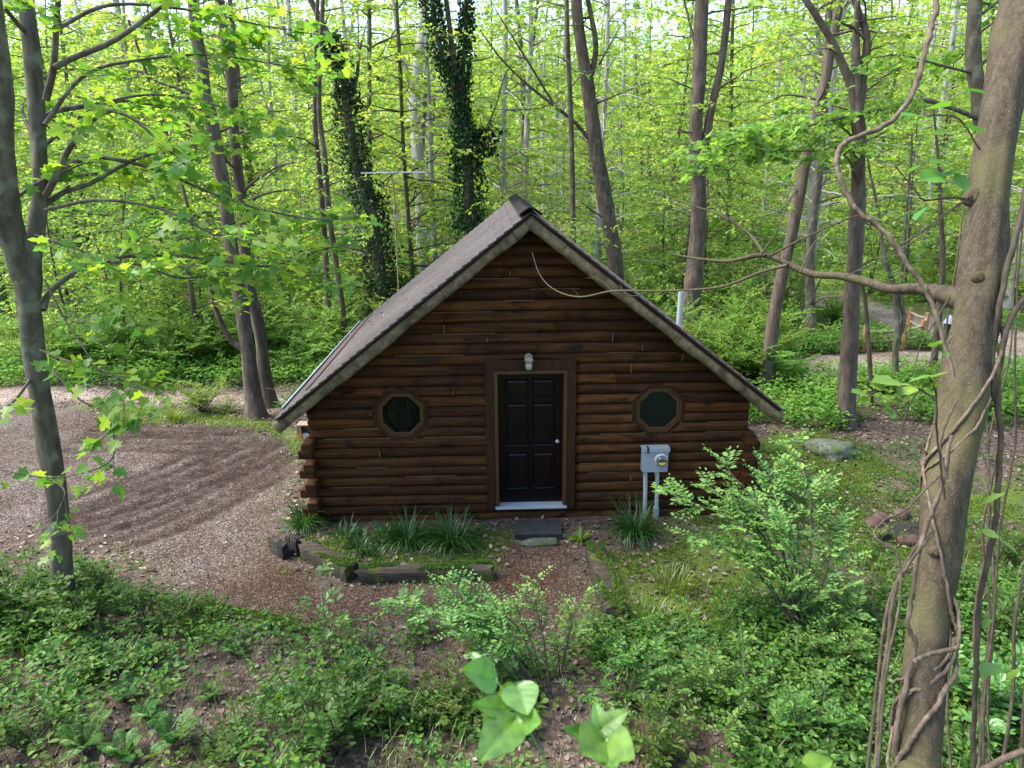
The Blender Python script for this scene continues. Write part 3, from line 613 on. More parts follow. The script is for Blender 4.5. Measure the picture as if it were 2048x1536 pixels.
dome = build("glass_dome", local(EM, tube([(mx_, -.198, mz_), (mx_, -.235, mz_), (mx_, -.2465, mz_), (mx_, -.247, mz_)], [.078, .074, .062, .002], 28)), GL2, EM)
YEL = m_noise("yellow_plate", [(.5, .38, .03), (.62, .50, .05)], (30, 30, 30), .5, .0)
tt = np.linspace(np.pi*1.04, np.pi*1.96, 16); v = np.array([(mx_+.058*math.cos(q), -.2485, mz_-.004+.052*math.sin(q)) for q in tt])
build("name_plate", local(EM, [(v, np.arange(16)[None])]), YEL, EM)
build("counter_window", local(EM, [box(mx_-.034, mx_+.034, -.2495, -.2475, mz_+.006, mz_+.026)]), BLACKM, EM)
for cx, zl, sl_ in ((1.71, -.05, 0), (1.885, -.05, 1)):
    build("conduit", local(EM, tube([(cx-.012, -.10, .77), (cx, -.10, .45), (cx+.006, -.10, zl)], .031, 14)), PVC, EM)
build("conduit_sleeve", local(EM, tube([(1.885, -.10, .19), (1.885, -.10, .17), (1.885, -.10, -.05)], [.034, .047, .047], 14)), m_noise("sleeve_grey", [(.16, .18, .18), (.24, .26, .26)], (9, 9, 9)), EM)
build("drain_tube", local(EM, tube([(1.835, -.12, .77), (1.835, -.12, .715)], .008, 8, cap=True)), ALU, EM)
# box on the side wall
q = at(606, 862, .75)
WB = empty("wooden_wall_box", (q[0], .75, q[2]-.12), "small open wooden box with orange side and blue card at the cabin's left corner", "box")
bx0, bx1, bz = q[0]-.07, q[0]+.13, q[2]-.11
OLDW = m_noise("old_board", [(.16, .12, .08), (.30, .24, .17)], (20, 20, 5)); ORANGE = m_noise("orange_paint", [(.42, .19, .02), (.56, .27, .03)], (6, 6, 6)); CARD = m_noise("blue_grey_card", [(.25, .31, .34), (.38, .45, .48)], (14, 14, 14))
o = build("shell", local(WB, [box(bx0, bx0+.07, .66, .86, bz+.12, bz+.22), box(bx0, bx1, .84, .86, bz+.001, bz+.219), box(bx0, bx1, .66, .86, bz+.221, bz+.236), box(bx0+.071, bx1, .66, .839, bz-.012, bz)]), OLDW, WB)
build("side_panel", local(WB, [box(bx0+.001, bx0+.069, .662, .83, bz, bz+.119)]), ORANGE, WB)
build("card", local(WB, [box(bx0+.078, bx1-.004, .668, .682, bz+.002, bz+.10)]), CARD, WB)
build("bracket", local(WB, [box(bx1, -HW-.0, .74, .76, bz+.05, bz+.08)] if bx1 < -HW else [box(bx1-.02, bx1, .74, .76, bz-.05, bz-.013)]), OLDW, WB)
# ================================================================ TREES
def limb_leaves(P, rng, per_m, size, tmpl, spread, flat=.55, start=.25, tilt=.45, twigs=True, tr=.005):
    """twigs and leaves along a limb polyline -> (tube parts, pos, dir, size)"""
    seg = np.linalg.norm(np.diff(P, axis=0), axis=1); Ls = np.concatenate([[0], np.cumsum(seg)]); T = Ls[-1]
    tubes = []; LP = []; LD = []
    n = max(2, int(T*(1-start)*per_m[0]))
    for k in range(n):
        s = T*(start+(1-start)*(k+rng.random())/n); i = min(len(P)-2, int(np.searchsorted(Ls, s))-1); i = max(i, 0)
        u = (s-Ls[i])/(seg[i]+1e-9); p = P[i]*(1-u)+P[i+1]*u; d = (P[i+1]-P[i])/(seg[i]+1e-9)
        side = np.cross(d, [0, 0, 1]); side /= np.linalg.norm(side)+1e-6
        sg = rng.choice([-1, 1]); ln = spread*rng.uniform(.45, 1.15)*(1.15-.55*s/T)
        dr = d*rng.uniform(.3, .9)+side*sg*rng.uniform(.5, 1.1)+np.array([0, 0, rng.normal(.08, flat*.5)]); dr /= np.linalg.norm(dr)
        m = 5; tq = np.linspace(0, 1, m)[:, None]
        Q = p+dr*ln*tq+np.array([0, 0, -.22*ln])*tq**2+rng.normal(0, .03*ln, (m, 3))*tq
        if twigs: tubes += tube(Q, np.linspace(tr, tr*.35, m), 4)
        nl = max(3, int(ln*per_m[1]))
        tt = rng.uniform(.15, 1.05, nl); base = p+dr*ln*tt[:, None]+np.array([0, 0, -.22*ln])*(tt**2)[:, None]
        out = np.cross(dr, [0, 0, 1.]); out /= np.linalg.norm(out)+1e-6
        sgn = rng.choice([-1, 1], nl)[:, None]
        dd = dr*rng.uniform(.2, 1, (nl, 1))+out*sgn*rng.uniform(.3, 1, (nl, 1))+rng.normal(0, .25, (nl, 3))+np.array([0, 0, -.25])
        LP.append(base+rng.normal(0, .035, (nl, 3))+out*sgn*.03); LD.append(dd)
    LP = np.concatenate(LP); LD = np.concatenate(LD)
    return tubes, LP, LD, size*rng.uniform(.6, 1.25, len(LP))
def limb_path(p, az, el, L, rng, sag=.25, n=9, wig=.06):
    d = np.array([math.cos(az)*math.cos(el), math.sin(az)*math.cos(el), math.sin(el)]); t = np.linspace(0, 1, n)[:, None]
    W = np.cumsum(rng.normal(0, wig*L/n*2, (n, 3)), 0); W -= W[0]
    return p+d*L*t+np.array([0, 0, -sag*L])*t**2+W
def make_tree(name, label, cat, P, R, bark, leafmat, rng, forks=(), limbs=(20, .35, 1.0, 2.4), leaf=(.13, OVAL), per_m=(3.2, 9), spread=.9, extra=(), group=None, el=(.1, .8), sides=10, part_extra=(), loc=None, flat=.55, vis=None, tilt=.5, twigs=True):
    """P trunk polyline (world), R radii; forks [(polyline, r0, r1)]; limbs (count, t0, t1, length)"""
    P = np.asarray(P, float); loc = P[0] if loc is None else loc
    root = empty(name, loc, label, cat, group)
    n = max(12, len(P)*5); SP = smooth_path(P, n); SR = np.interp(np.linspace(0, 1, n), np.linspace(0, 1, len(R)), R)
    fl = np.linalg.norm(SP-SP[0], axis=1); SR = SR*(1+.45*np.exp(-fl/.22))
    tr = tube(SP, SR, sides, 0, .16, rng.integers(99)); stems = [(SP, SR)]
    for Fp, r0, r1 in forks:
        f = smooth_path(np.asarray(Fp, float), max(10, len(Fp)*5)); fr = np.linspace(r0, r1, len(f)); tr += tube(f, fr, max(6, sides-2), 0, .14, rng.integers(99)); stems.append((f, fr))
    LP, LD, LS, tw = [], [], [], []
    cnt, t0, t1, ln = limbs
    for k in range(cnt):
        S, SRk = stems[k % len(stems)] if k % 3 else stems[0]
        t = t0+(t1-t0)*(k+rng.random())/cnt; i = int(t*(len(S)-1)); p = S[i]; L = ln*rng.uniform(.55, 1.2)*(1.1-.45*t)
        if S is not stems[0][0]: i = int(rng.uniform(.1, 1)*(len(S)-1)); p = S[i]
        az = rng.uniform(0, 2*np.pi); Q = limb_path(p, az, rng.uniform(*el), L, rng)
        tw += tube(Q, np.linspace(min(SRk[i]*.45, .012+.009*L), .004, len(Q)), 5)
        a, b, c, d = limb_leaves(Q, rng, per_m, leaf[0], leaf[1], spread*min(1, .5+L*.25), flat, twigs=twigs); tw += a; LP.append(b); LD.append(c); LS.append(d)
    for Q, r0, r1, lf in extra:
        Q = smooth_path(np.asarray(Q, float), max(10, len(Q)*4)); rr_ = np.interp(np.linspace(0, 1, len(Q)), np.linspace(0, 1, len(r0)), r0) if isinstance(r0, list) else np.linspace(r0, r1, len(Q)); tr += tube(Q, rr_, 9, 0, .1, rng.integers(99))
        if lf:
            a, b, c, d = limb_leaves(Q, rng, (per_m[0]*lf, per_m[1]), leaf[0], leaf[1], spread, flat, start=.3); tw += a; LP.append(b); LD.append(c); LS.append(d)
    build("trunk", local(root, tr), bark, root)
    if LP:
        LP = np.concatenate(LP); LD = np.concatenate(LD); LS = np.concatenate(LS)
        build("crown", local(root, tw+[leaves(LP, LD, LS, leaf[1], rng, tilt, mi=1)]), [bark, leafmat], root)
    for nm, prt, mt in part_extra: build(nm, local(root, prt), mt, root)
    return root
def trunk_px(pts, Y, w, base=None, dY=0.):
    """pixel polyline at depth plane Y (list or number) and pixel widths -> polyline, radii"""
    Ys = Y if isinstance(Y, (list, tuple)) else [Y+dY*i for i in range(len(pts))]
    P = [at(a, b, q) for (a, b), q in zip(pts, Ys)]
    ws = w if isinstance(w, (list, tuple)) else [w]*len(pts)
    ws = np.interp(np.linspace(0, 1, len(pts)), np.linspace(0, 1, len(ws)), ws)
    R = [q/2*prj(p)[2]/FPX for q, p in zip(ws, P)]
    if base is not None:
        g = P[0].copy(); g[2] = gz(g[0], g[1])-.1
        if base == 'drop' and g[2] < P[0][2]-.3: P = [g]+P; R = [R[0]*1.12]+R
    return P, R
def topup(P, R, h, lean=.04, seed=0):
    r = np.random.default_rng(seed); d = P[-1]-P[-2]; d = d/np.linalg.norm(d); d[2] = abs(d[2])
    P = list(P); R = list(R)
    for k in range(3):
        P.append(P[-1]+(d+r.normal(0, lean, 3))*h/3); R.append(R[-1]*.72)
    return P, R
g = ground
rng = np.random.default_rng(21)
# --- the twin-trunked maple at the left edge
b = g(122, 1222); Yb = b[1]
P, R = trunk_px([(126, 1225), (122, 1100), (114, 1000), (96, 880), (76, 760), (60, 650), (56, 560), (68, 480), (80, 400), (80, 330), (72, 200), (62, 90), (52, 0)], [Yb, Yb, Yb, Yb, Yb, Yb, Yb, Yb+.1, Yb+.2, Yb+.25, Yb+.4, Yb+.5, Yb+.6], [40, 38, 37, 40, 42, 42, 46, 34, 29, 29, 32, 31, 30])
P, R = topup(P, R, 3.5, seed=1)
YB = Yb
fk, fr = trunk_px([(52, 560), (30, 490), (14, 420), (6, 320), (2, 220), (-4, 120), (-20, 0), (-40, -120)], [YB, YB-.1, YB-.2, YB-.3, YB-.4, YB-.5, YB-.6, YB-.7], 28)
E1 = lambda pts, Ya, Yc, r0, r1, lf: (trunk_px(pts, list(np.linspace(Ya, Yc, len(pts))), 4)[0], r0*.74, r1*.8, lf)
maple_extra = [
    E1([(92, 200), (106, 140), (112, 60), (118, -20)], YB+.3, YB+.2, .05, .03, .5),
    E1([(108, 135), (150, 115), (230, 80), (300, 30), (345, -5), (420, -60)], YB+.2, YB+.6, .042, .022, .8),
    E1([(92, 390), (118, 340), (140, 295), (190, 236), (225, 222), (270, 240), (310, 275), (370, 330)], YB+.1, YB-.2, .05, .012, 1.),
    E1([(96, 380), (130, 335), (180, 316), (250, 322), (330, 346), (420, 385), (520, 418), (640, 440), (720, 432)], YB+.2, YB+1.2, .04, .008, 1.),
    E1([(86, 620), (100, 585), (150, 545), (200, 520), (260, 512), (350, 512), (450, 522), (540, 532), (640, 500), (700, 490)], YB, YB+1.2, .045, .008, 1.),
    E1([(200, 522), (280, 530), (360, 556), (440, 550), (540, 560), (680, 545)], YB+.3, YB+1.0, .022, .006, 1.),
    E1([(70, 470), (130, 490), (200, 515), (300, 540), (400, 530)], YB-.3, YB-1.0, .02, .006, .9),
    E1([(84, 730), (110, 745), (160, 800), (210, 825), (228, 875), (222, 920), (170, 945), (90, 955), (0, 940)], YB-.1, YB-.6, .02, .006, .45),
    E1([(60, 760), (30, 800), (-10, 830), (-60, 870)], YB-.1, YB-.7, .022, .008, .3),
    E1([(90, 560), (130, 640), (170, 700), (210, 760), (250, 800)], YB-.1, YB-.9, .016, .005, .9),
    E1([(80, 700), (130, 720), (190, 735), (250, 760), (330, 790)], YB-.2, YB-.9, .016, .005, .8),
    E1([(105, 960), (130, 985), (110, 1030), (80, 1050)], YB-.2, YB-.6, .012, .004, .8),
    E1([(80, 300), (150, 240), (230, 200), (330, 190), (450, 215), (560, 250)], YB+.4, YB+1.6, .03, .006, 1.1),
    E1([(88, 250), (170, 150), (280, 120), (420, 110), (560, 130), (680, 150)], YB+.3, YB+2.2, .03, .006, 1.0),
    E1([(110, 60), (220, 10), (380, 20), (520, 50), (640, 70)], YB+.2, YB+1.8, .03, .006, 1.1),
    E1([(90, 420), (200, 400), (330, 420), (430, 470), (520, 480)], YB-.2, YB-.6, .025, .005, .9),
]
make_tree("maple_tree", "large twin-trunked maple with mossy grey bark at the left edge of the gravel lot", "tree", P, R, BARK_GREY, L_MAPLE, rng, [(fk, .125, .09)], (14, .5, 1, 2.6), (.13, MAPLE), (9, 21), .68, maple_extra, sides=16)
# --- foreground leaning trunk on the right
D0 = 3.75
_nt = [(1822, 1640), (1834, 1520), (1845, 1380), (1852, 1300), (1867, 1200), (1892, 1000), (1912, 890), (1934, 740), (1956, 600), (1972, 450), (1993, 296), (2016, 160), (2040, 20), (2060, -120)]
NT = [atd(a, b_, D0-.25+.85*k/13) for k, (a, b_) in enumerate(_nt)]
NW = [84, 80, 86, 84, 74, 80, 82, 84, 82, 80, 76, 78, 80, 74]
NR = [q/2*prj(p)[2]/FPX for p, q in zip(NT, NW)]
gb = NT[0]-np.array([.05, 0, 0]); gb[2] = gz(gb[0], gb[1])-.15; NT = [gb]+NT; NR = [NR[0]*1.15]+NR
NT, NR = topup(NT, NR, 3., seed=3)
def nl(pts, d0, d1, r0, r1, lf): return ([atd(a, b_, d) for (a, b_), d in zip(pts, np.linspace(d0, d1, len(pts)))], r0, r1, lf)
near_extra = [nl([(1960, 612), (1895, 592), (1840, 578), (1780, 578), (1730, 563), (1680, 552), (1625, 548), (1575, 528), (1525, 510), (1460, 522), (1400, 518), (1340, 508)], D0+.27, D0+1.5, [.075, .055, .035, .0285, .0265, .025, .023, .020, .017, .013, .009, .006], .006, 0),
              nl([(1575, 530), (1520, 545), (1450, 572), (1380, 580), (1300, 582), (1225, 582), (1160, 594), (1110, 580), (1080, 550), (1064, 505)], D0+.9, D0+2.1, .011, .0025, 0),
              nl([(1540, 512), (1600, 480), (1690, 440), (1720, 430)], D0+1, D0+.9, .008, .003, 0), nl([(1530, 512), (1500, 470), (1440, 430), (1380, 410), (1330, 390)], D0+1, D0+1.6, .012, .003, 0),
              nl([(1600, 545), (1620, 500), (1640, 470), (1660, 440)], D0+.8, D0+.8, .006, .002, 0), nl([(1450, 430), (1500, 470), (1540, 480)], D0+1.2, D0+1.1, .006, .003, 0),
              nl([(1900, 594), (1872, 640), (1842, 690), (1828, 740)], D0+.15, D0+.2, .006, .002, 0), nl([(1690, 553), (1760, 520), (1830, 480), (1905, 420), (1945, 392)], D0+.5, D0+.1, .004, .003, 0), nl([(1400, 518), (1370, 540), (1350, 575)], D0+1.3, D0+1.5, .004, .0015, 0), nl([(1462, 522), (1440, 560), (1432, 620), (1400, 690)], D0+1.1, D0+1.4, .0045, .0015, 0), nl([(1340, 508), (1310, 490), (1290, 500)], D0+1.5, D0+1.6, .0035, .0015, 0), nl([(1520, 512), (1560, 450), (1580, 380), (1600, 350)], D0+1, D0+1.1, .005, .0015, 0), nl([(1225, 582), (1200, 560), (1170, 555)], D0+1.8, D0+1.9, .003, .001, 0),
              nl([(1160, 594), (1146, 578)], D0+1.9, D0+1.9, .003, .002, 0), nl([(1300, 582), (1270, 592), (1250, 585), (1240, 570)], D0+1.6, D0+1.7, .004, .002, 0)]
KN = [(1946, 395, .022), (1958, 552, .014), (1872, 1090, .014)]
kn_parts = []
for kx, ky, kr in KN:
    kk = np.interp(-ky, [-q[1] for q in _nt], range(len(_nt))); dk = D0-.25+.85*kk/13; rk = np.interp(kk, range(len(NW)), NW)/2*dk/FPX
    cxp = np.interp(ky, [q[1] for q in _nt][::-1], [q[0] for q in _nt][::-1]); off = (kx-cxp)*dk/FPX
    ax = atd(kx, ky, dk); d = CP-ax; d[2] = 0; d /= np.linalg.norm(d); c = ax+d*math.sqrt(max(rk*rk-off*off, 0))*.97
    kn_parts.append(tube([c-d*.01, c+d*.006, c+d*.012, c+d*.010, c-d*.004], [kr*2.6, kr*2.0, kr*1.3, kr*.75, .002], 16, 0, .12))
make_tree("leaning_tree", "near leaning trunk with warty olive bark and one bare crooked limb reaching left", "tree", NT, NR, BARK_NEAR, L_MID, np.random.default_rng(4), (), (0, .5, 1, 1), extra=near_extra, sides=26, part_extra=[("knot", q, BARK_NEAR) for q in kn_parts])
# --- trees that can be told apart behind and beside the cabin
rng = np.random.default_rng(77)
OV = (.12, OVAL)
def T(name, label, pts, Y, wpx, bark, leafm, forks=(), top=5., limbs=(16, .35, 1, 2.6), leaf=OV, per_m=(4.5, 17), spread=.9, extra=(), base='drop', part=(), el=(.1, .8), group=None):
    P, R = trunk_px(pts, Y, wpx, base); Y0 = Y if not isinstance(Y, (list, tuple)) else Y[0]
    P, R = topup(P, R, top, seed=int(pts[0][0]))
    fk = []
    for fp, fw_ in forks:
        a, r = trunk_px(fp, Y0, fw_); a, r = topup(a, r, top*.7, seed=int(fp[0][0])+1); fk.append((a, r[0], r[-1]))
    ex = [(trunk_px(fp, list(np.linspace(Y0, Y0+dy, len(fp))), 4)[0], r0, r1, lf) for fp, dy, r0, r1, lf in extra]
    return make_tree(name, label, "tree", P, R, bark, leafm, rng, fk, limbs, leaf, per_m, spread, ex, part_extra=part, el=el, group=group)
gA1 = g(512, 832)
T("forest_tree", "brown tree with a low side fork beside the gravel drive, left of the roof eave", [(512, 834), (500, 740), (488, 640), (476, 570), (460, 474), (449, 387), (424, 251), (412, 196), (401, 114), (390, 40), (384, -40)], gA1[1], [34, 26, 25, 26, 24, 20], BARK_RED, L_CANOPY,
  [([(486, 700), (462, 680), (440, 640), (424, 590), (416, 550), (392, 470), (380, 430)], 12)], extra=[([(440, 330), (400, 250), (360, 220)], -.4, .03, .008, 1), ([(424, 250), (380, 205), (330, 180)], .6, .03, .008, 1), ([(470, 540), (430, 505), (380, 500), (330, 520)], -.6, .02, .006, 1)])
gA2 = g(540, 812)
T("forest_tree", "darker straight tree just behind the forked brown one, touching the roof eave's left", [(541, 814), (528, 730), (515, 640), (501, 583), (490, 500), (488, 433), (476, 346), (469, 273), (465, 182), (456, 105), (440, 10), (430, -60)], gA2[1], [26, 20, 22, 20, 18], BARK_DARK, L_CANOPY,
  extra=[([(488, 433), (510, 400), (540, 350), (590, 320)], .5, .02, .006, 1), ([(465, 180), (430, 120), (400, 90)], .3, .025, .006, 1)])
def ivy(P, R, n, thick, rng, sz=.10):
    P = smooth_path(P, 60); Rr = np.interp(np.linspace(0, 1, 60), np.linspace(0, 1, len(R)), R)
    t = rng.uniform(0, 1, n)*58.9; i = t.astype(int); u = (t-i)[:, None]; c = P[i]*(1-u)+P[i+1]*u; th = rng.uniform(0, 2*np.pi, n)
    d = np.stack([np.cos(th), np.sin(th), rng.normal(0, .2, n)], -1); k = 1+thick*np.abs(rng.normal(0, .6, n))*(.6+.8*vnoise(t*.35, th*.8, 3))
    p = c+d*(Rr[i]*k)[:, None]+rng.normal(0, .02, (n, 3))
    return [leaves(p, d*.5+np.array([0, 0, -.6])+rng.normal(0, .4, (n, 3)), sz*rng.uniform(.6, 1.3, n), STAR, rng, up=d+rng.normal(0, .5, (n, 3)))]
def ivy_tree(label, pts, Y, w, fpts, fw_, side, n):
    P, R = trunk_px(pts, Y, w, 'drop'); parts = ivy(P, R, n, 1.05, rng); fk = []
    P2, R2 = topup(P, R, 4, seed=5)
    for fp, q in zip(fpts, fw_):
        a, r = trunk_px(fp, Y, q); parts += ivy(a, r, n//2, 1.0, rng); a, r = topup(a, r, 4, seed=6); fk.append((a, r[0]*.6, r[-1]*.6))
    ex = []
    for sp, r0, droop in side:
        a, r = trunk_px(sp, Y, 6); ex.append((a, r0, .01, 0))
        if droop: parts += ivy(a, [.12]*len(a), 260, 1.6, rng)
    return make_tree("ivy_clad_tree", label, "tree", P2, [q*.62 for q in R2], BARK_DARK, L_CANOPY, rng, fk, (10, .6, 1, 2.6), OV, (4.5, 16), .9, ex, part_extra=[("ivy", parts, L_IVY)])
ivy_tree("leaning tree wrapped in dark ivy behind the roof's left slope", [(768, 600), (760, 540), (750, 456), (732, 387), (709, 310), (696, 228), (687, 150), (668, 100), (655, 70)], 13., [40, 38, 36, 30, 26, 22], [], [], [([(694, 230), (712, 160), (722, 90), (735, 40)], .07, 0), ([(722, 360), (705, 345), (660, 320), (620, 318)], .05, 0)], 5600)
ivy_tree("forked tree wrapped in dark ivy rising behind the roof ridge", [(944, 480), (940, 430), (936, 350), (934, 300), (928, 255)], 13., [36, 34, 36, 30], [[(930, 262), (915, 205), (900, 150), (884, 110), (870, 40), (862, -20)], [(928, 262), (924, 200), (926, 140), (931, 60), (932, -20)]], [22, 17], [([(944, 282), (955, 268), (975, 258), (1000, 262)], .10, 1), ([(974, 258), (978, 285), (976, 310)], .01, 1), ([(972, 258), (992, 210), (1010, 150), (1030, 120)], .03, 0), ([(890, 128), (862, 110), (845, 90)], .03, 0)], 3400)
T("forest_tree", "slender tree with a long bare limb reaching left above the roof ridge", [(1232, 540), (1222, 470), (1210, 400), (1190, 290), (1180, 200), (1166, 110), (1155, 30), (1148, -50)], 12., [30, 30, 28, 24, 20], BARK_DARK, L_MID,
  [([(1184, 150), (1192, 90), (1180, 20), (1170, -40)], 12)], extra=[([(1186, 288), (1150, 245), (1100, 205), (1050, 165), (1000, 115), (960, 60)], -.8, .06, .015, .35), ([(1110, 212), (1060, 130), (1010, 50), (980, 0)], -.6, .035, .01, .3), ([(1090, 215), (1020, 220), (950, 212)], -.3, .02, .006, .2), ([(1198, 130), (1225, 80), (1250, 40)], .3, .03, .01, 1), ([(1220, 440), (1190, 425), (1160, 402)], -.4, .035, .012, 0)])
T("forest_tree", "thin straight pole tree rising just right of the roof peak", [(1148, 520), (1146, 440), (1142, 250), (1136, 100), (1134, -20)], 11., [11, 10, 9], BARK_DARK, L_MID, limbs=(8, .4, 1, 1.6))
T("forest_tree", "tall grey-brown double trunk rising behind the white vent pipe", [(1378, 660), (1386, 580), (1391, 524), (1398, 410), (1391, 273), (1398, 160), (1402, 23), (1404, -40)], 9.5, [40, 34, 30, 26, 28, 24], BARK_RED, L_CANOPY,
  [([(1397, 400), (1408, 300), (1421, 228), (1441, 137), (1455, 23), (1460, -40)], 20)], extra=[([(1393, 100), (1380, 50), (1366, -10)], .3, .04, .02, .5)])
T("forest_tree", "reddish leaning trunk standing among bushes right of the cabin", [(1532, 780), (1541, 690), (1560, 570), (1587, 456), (1603, 365), (1619, 292), (1646, 182), (1660, 105), (1678, 14), (1690, -50)], 6., [26, 24, 22, 20, 15], BARK_RED, L_MID,
  extra=[([(1600, 370), (1560, 420), (1500, 440)], -.6, .02, .005, .4), ([(1612, 320), (1660, 300), (1700, 290)], -.3, .02, .006, .6), ([(1640, 200), (1570, 190), (1520, 215)], .5, .03, .008, 1)])
T("forest_tree", "tall tan trunk forking high up, mulch around its foot, right of the cabin", [(1690, 856), (1696, 760), (1702, 640), (1710, 500), (1716, 400), (1717, 320), (1716, 235)], g(1690, 852)[1], [34, 30, 29, 27, 26], BARK_RED, L_MID,
  [([(1716, 240), (1700, 165), (1672, 100), (1645, 50), (1612, 0), (1590, -50)], 19), ([(1716, 240), (1726, 150), (1734, 75), (1716, 20), (1700, -30)], 18)], top=2.,
  extra=[([(1732, 80), (1700, 50), (1670, 35)], -.3, .03, .01, .5), ([(1690, 130), (1660, 90), (1650, 30)], .3, .03, .01, .5)], limbs=(14, .5, 1, 2.0))
T("forest_tree", "dark grey trunk beyond the bushes, left of the tan forking tree", [(1622, 650), (1620, 560), (1622, 480), (1632, 400), (1640, 320), (1648, 220), (1655, 100), (1660, -20)], 10.5, [20, 18, 16, 14], BARK_GREY, L_CANOPY, extra=[([(1622, 610), (1650, 595), (1690, 592)], -1., .035, .012, 0), ([(1618, 620), (1640, 560), (1672, 530)], -1.2, .03, .01, 0)])
T("forest_tree", "dark mossy trunk seen just left of the near leaning tree's top", [(1976, 330), (1966, 260), (1955, 180), (1946, 100), (1952, 0), (1956, -60)], 4.2, [30, 28, 26], BARK_GREY, L_MID, top=2.5,
  extra=[([(1965, 240), (1900, 215), (1840, 200), (1780, 215), (1700, 232), (1600, 255), (1480, 285), (1380, 310)], -1.2, .05, .008, 1.6), ([(1960, 150), (1880, 130), (1800, 110), (1720, 120)], -.6, .03, .006, 1.), ([(1720, 228), (1640, 210), (1540, 250), (1440, 265)], -1.4, .015, .004, 1.6), ([(1840, 200), (1760, 270), (1640, 300), (1520, 305), (1420, 340)], -1.5, .018, .004, 1.6)], leaf=(.13, MAPLE), per_m=(9, 18))
T("forest_tree", "slim pole tree left of the cabin roof, nearer of two", [(662, 690), (659, 640), (650, 500), (641, 365), (630, 250), (632, 114), (636, -20)], 9.5, [13, 12, 10, 8], BARK_DARK, L_CANOPY, limbs=(12, .3, 1, 1.8))
T("forest_tree", "slim curving tree nearest the left roof slope", [(690, 680), (684, 610), (668, 500), (655, 400), (650, 319), (639, 228), (640, 120), (646, 0)], 9., [13, 12, 10, 8], BARK_DARK, L_CANOPY, limbs=(12, .3, 1, 1.8), extra=[([(655, 400), (620, 340), (560, 330)], -.3, .02, .006, .8)])
T("young_tree", "thin crooked sapling between the tan forking tree and the near leaning trunk", [(1742, 790), (1738, 700), (1730, 600), (1716, 540), (1712, 480)], 5., [9, 8, 6], BARK_DARK, L_MID, limbs=(6, .4, 1, 1.0), top=1.5)
T("young_tree", "thin pale forked sapling in front of the rail fence", [(1790, 770), (1792, 700), (1795, 640), (1786, 570), (1770, 520), (1760, 450)], 6., [13, 11, 8], BARK_GREY, L_MID, [([(1792, 690), (1808, 640), (1800, 590), (1806, 520), (1815, 400)], 9)], limbs=(8, .4, 1, 1.3), top=2.)
T("young_tree", "thin dark sapling leaning behind the near trunk's left side", [(1866, 730), (1872, 690), (1880, 600), (1886, 520), (1880, 400)], 6.5, [14, 12, 9], BARK_DARK, L_MID, limbs=(6, .4, 1, 1.3), top=2.)
T("young_tree", "small leafy maple sapling standing left of the drive's brown forked tree", [(420, 790), (400, 690), (385, 600), (372, 520), (352, 470)], 9.5, [14, 11, 7], BARK_DARK, L_MID, limbs=(26, .15, 1, 2.6), leaf=(.14, OVAL), per_m=(5, 18), el=(-.1, .5), top=2.)
T("forest_tree", "pale grey forked trunk seen above the rusty aerial mast", [(848, 520), (842, 400), (836, 300), (830, 200), (840, 100), (848, 20)], 22., [26, 25, 22, 16], BARK_PALE, L_CANOPY, [([(833, 230), (820, 160), (800, 100), (790, 30)], 12)], limbs=(12, .4, 1, 3))
# ================================================================ FOREST BEHIND
def dup(root, loc, rz, sc, first):
    r = root if first else root.copy()
    if not first:
        COL.objects.link(r)
        for ch in root.children:
            c = ch.copy(); COL.objects.link(c); c.parent = r
            for gc in ch.children:
                d = gc.copy(); COL.objects.link(d); d.parent = c
    r.location = [float(q) for q in loc]; r.rotation_euler = (0, 0, rz); r.scale = (sc, sc, sc); return r
ORD = ["nearest", "second", "third", "fourth", "fifth", "sixth", "seventh", "eighth", "ninth", "tenth", "eleventh", "twelfth", "13th", "14th", "15th", "16th", "17th", "18th", "19th", "20th"]
BINS = [(130, "at the far left edge"), (330, "beyond the drive's left end"), (470, "behind the brown forked drive tree"), (640, "left of the roof eave"), (770, "behind the leaning ivy tree"), (930, "between the two ivy trees"),
        (1060, "behind the forked ivy tree"), (1200, "above the roof peak"), (1340, "right of the long-limbed tree"), (1480, "behind the double trunk"), (1640, "behind the red leaning trunk"), (1760, "behind the tan forking trunk"), (1900, "near the rail fence"), (9999, "at the far right edge")]
def label_all(objs, what, group, tmpl="{a} {w} {p}, {o} there"):
    """nearest-first order inside each stretch of the picture"""
    B = {}
    for o, adj in objs:
        x, y, z = prj(np.array(o.location)+np.array([0, 0, 1.2])); k = next(i for i, (m, _) in enumerate(BINS) if x < m); B.setdefault((k, adj), []).append((z, o))
    for (k, adj), L in B.items():
        for j, (z, o) in enumerate(sorted(L, key=lambda q: q[0])):
            o["label"] = f"{adj} {what} {BINS[k][1]}" + (f", {ORD[min(j, 19)]} from the cabin" if len(L) > 1 else "")
            o["group"] = group
rng = np.random.default_rng(5)
POLES = []
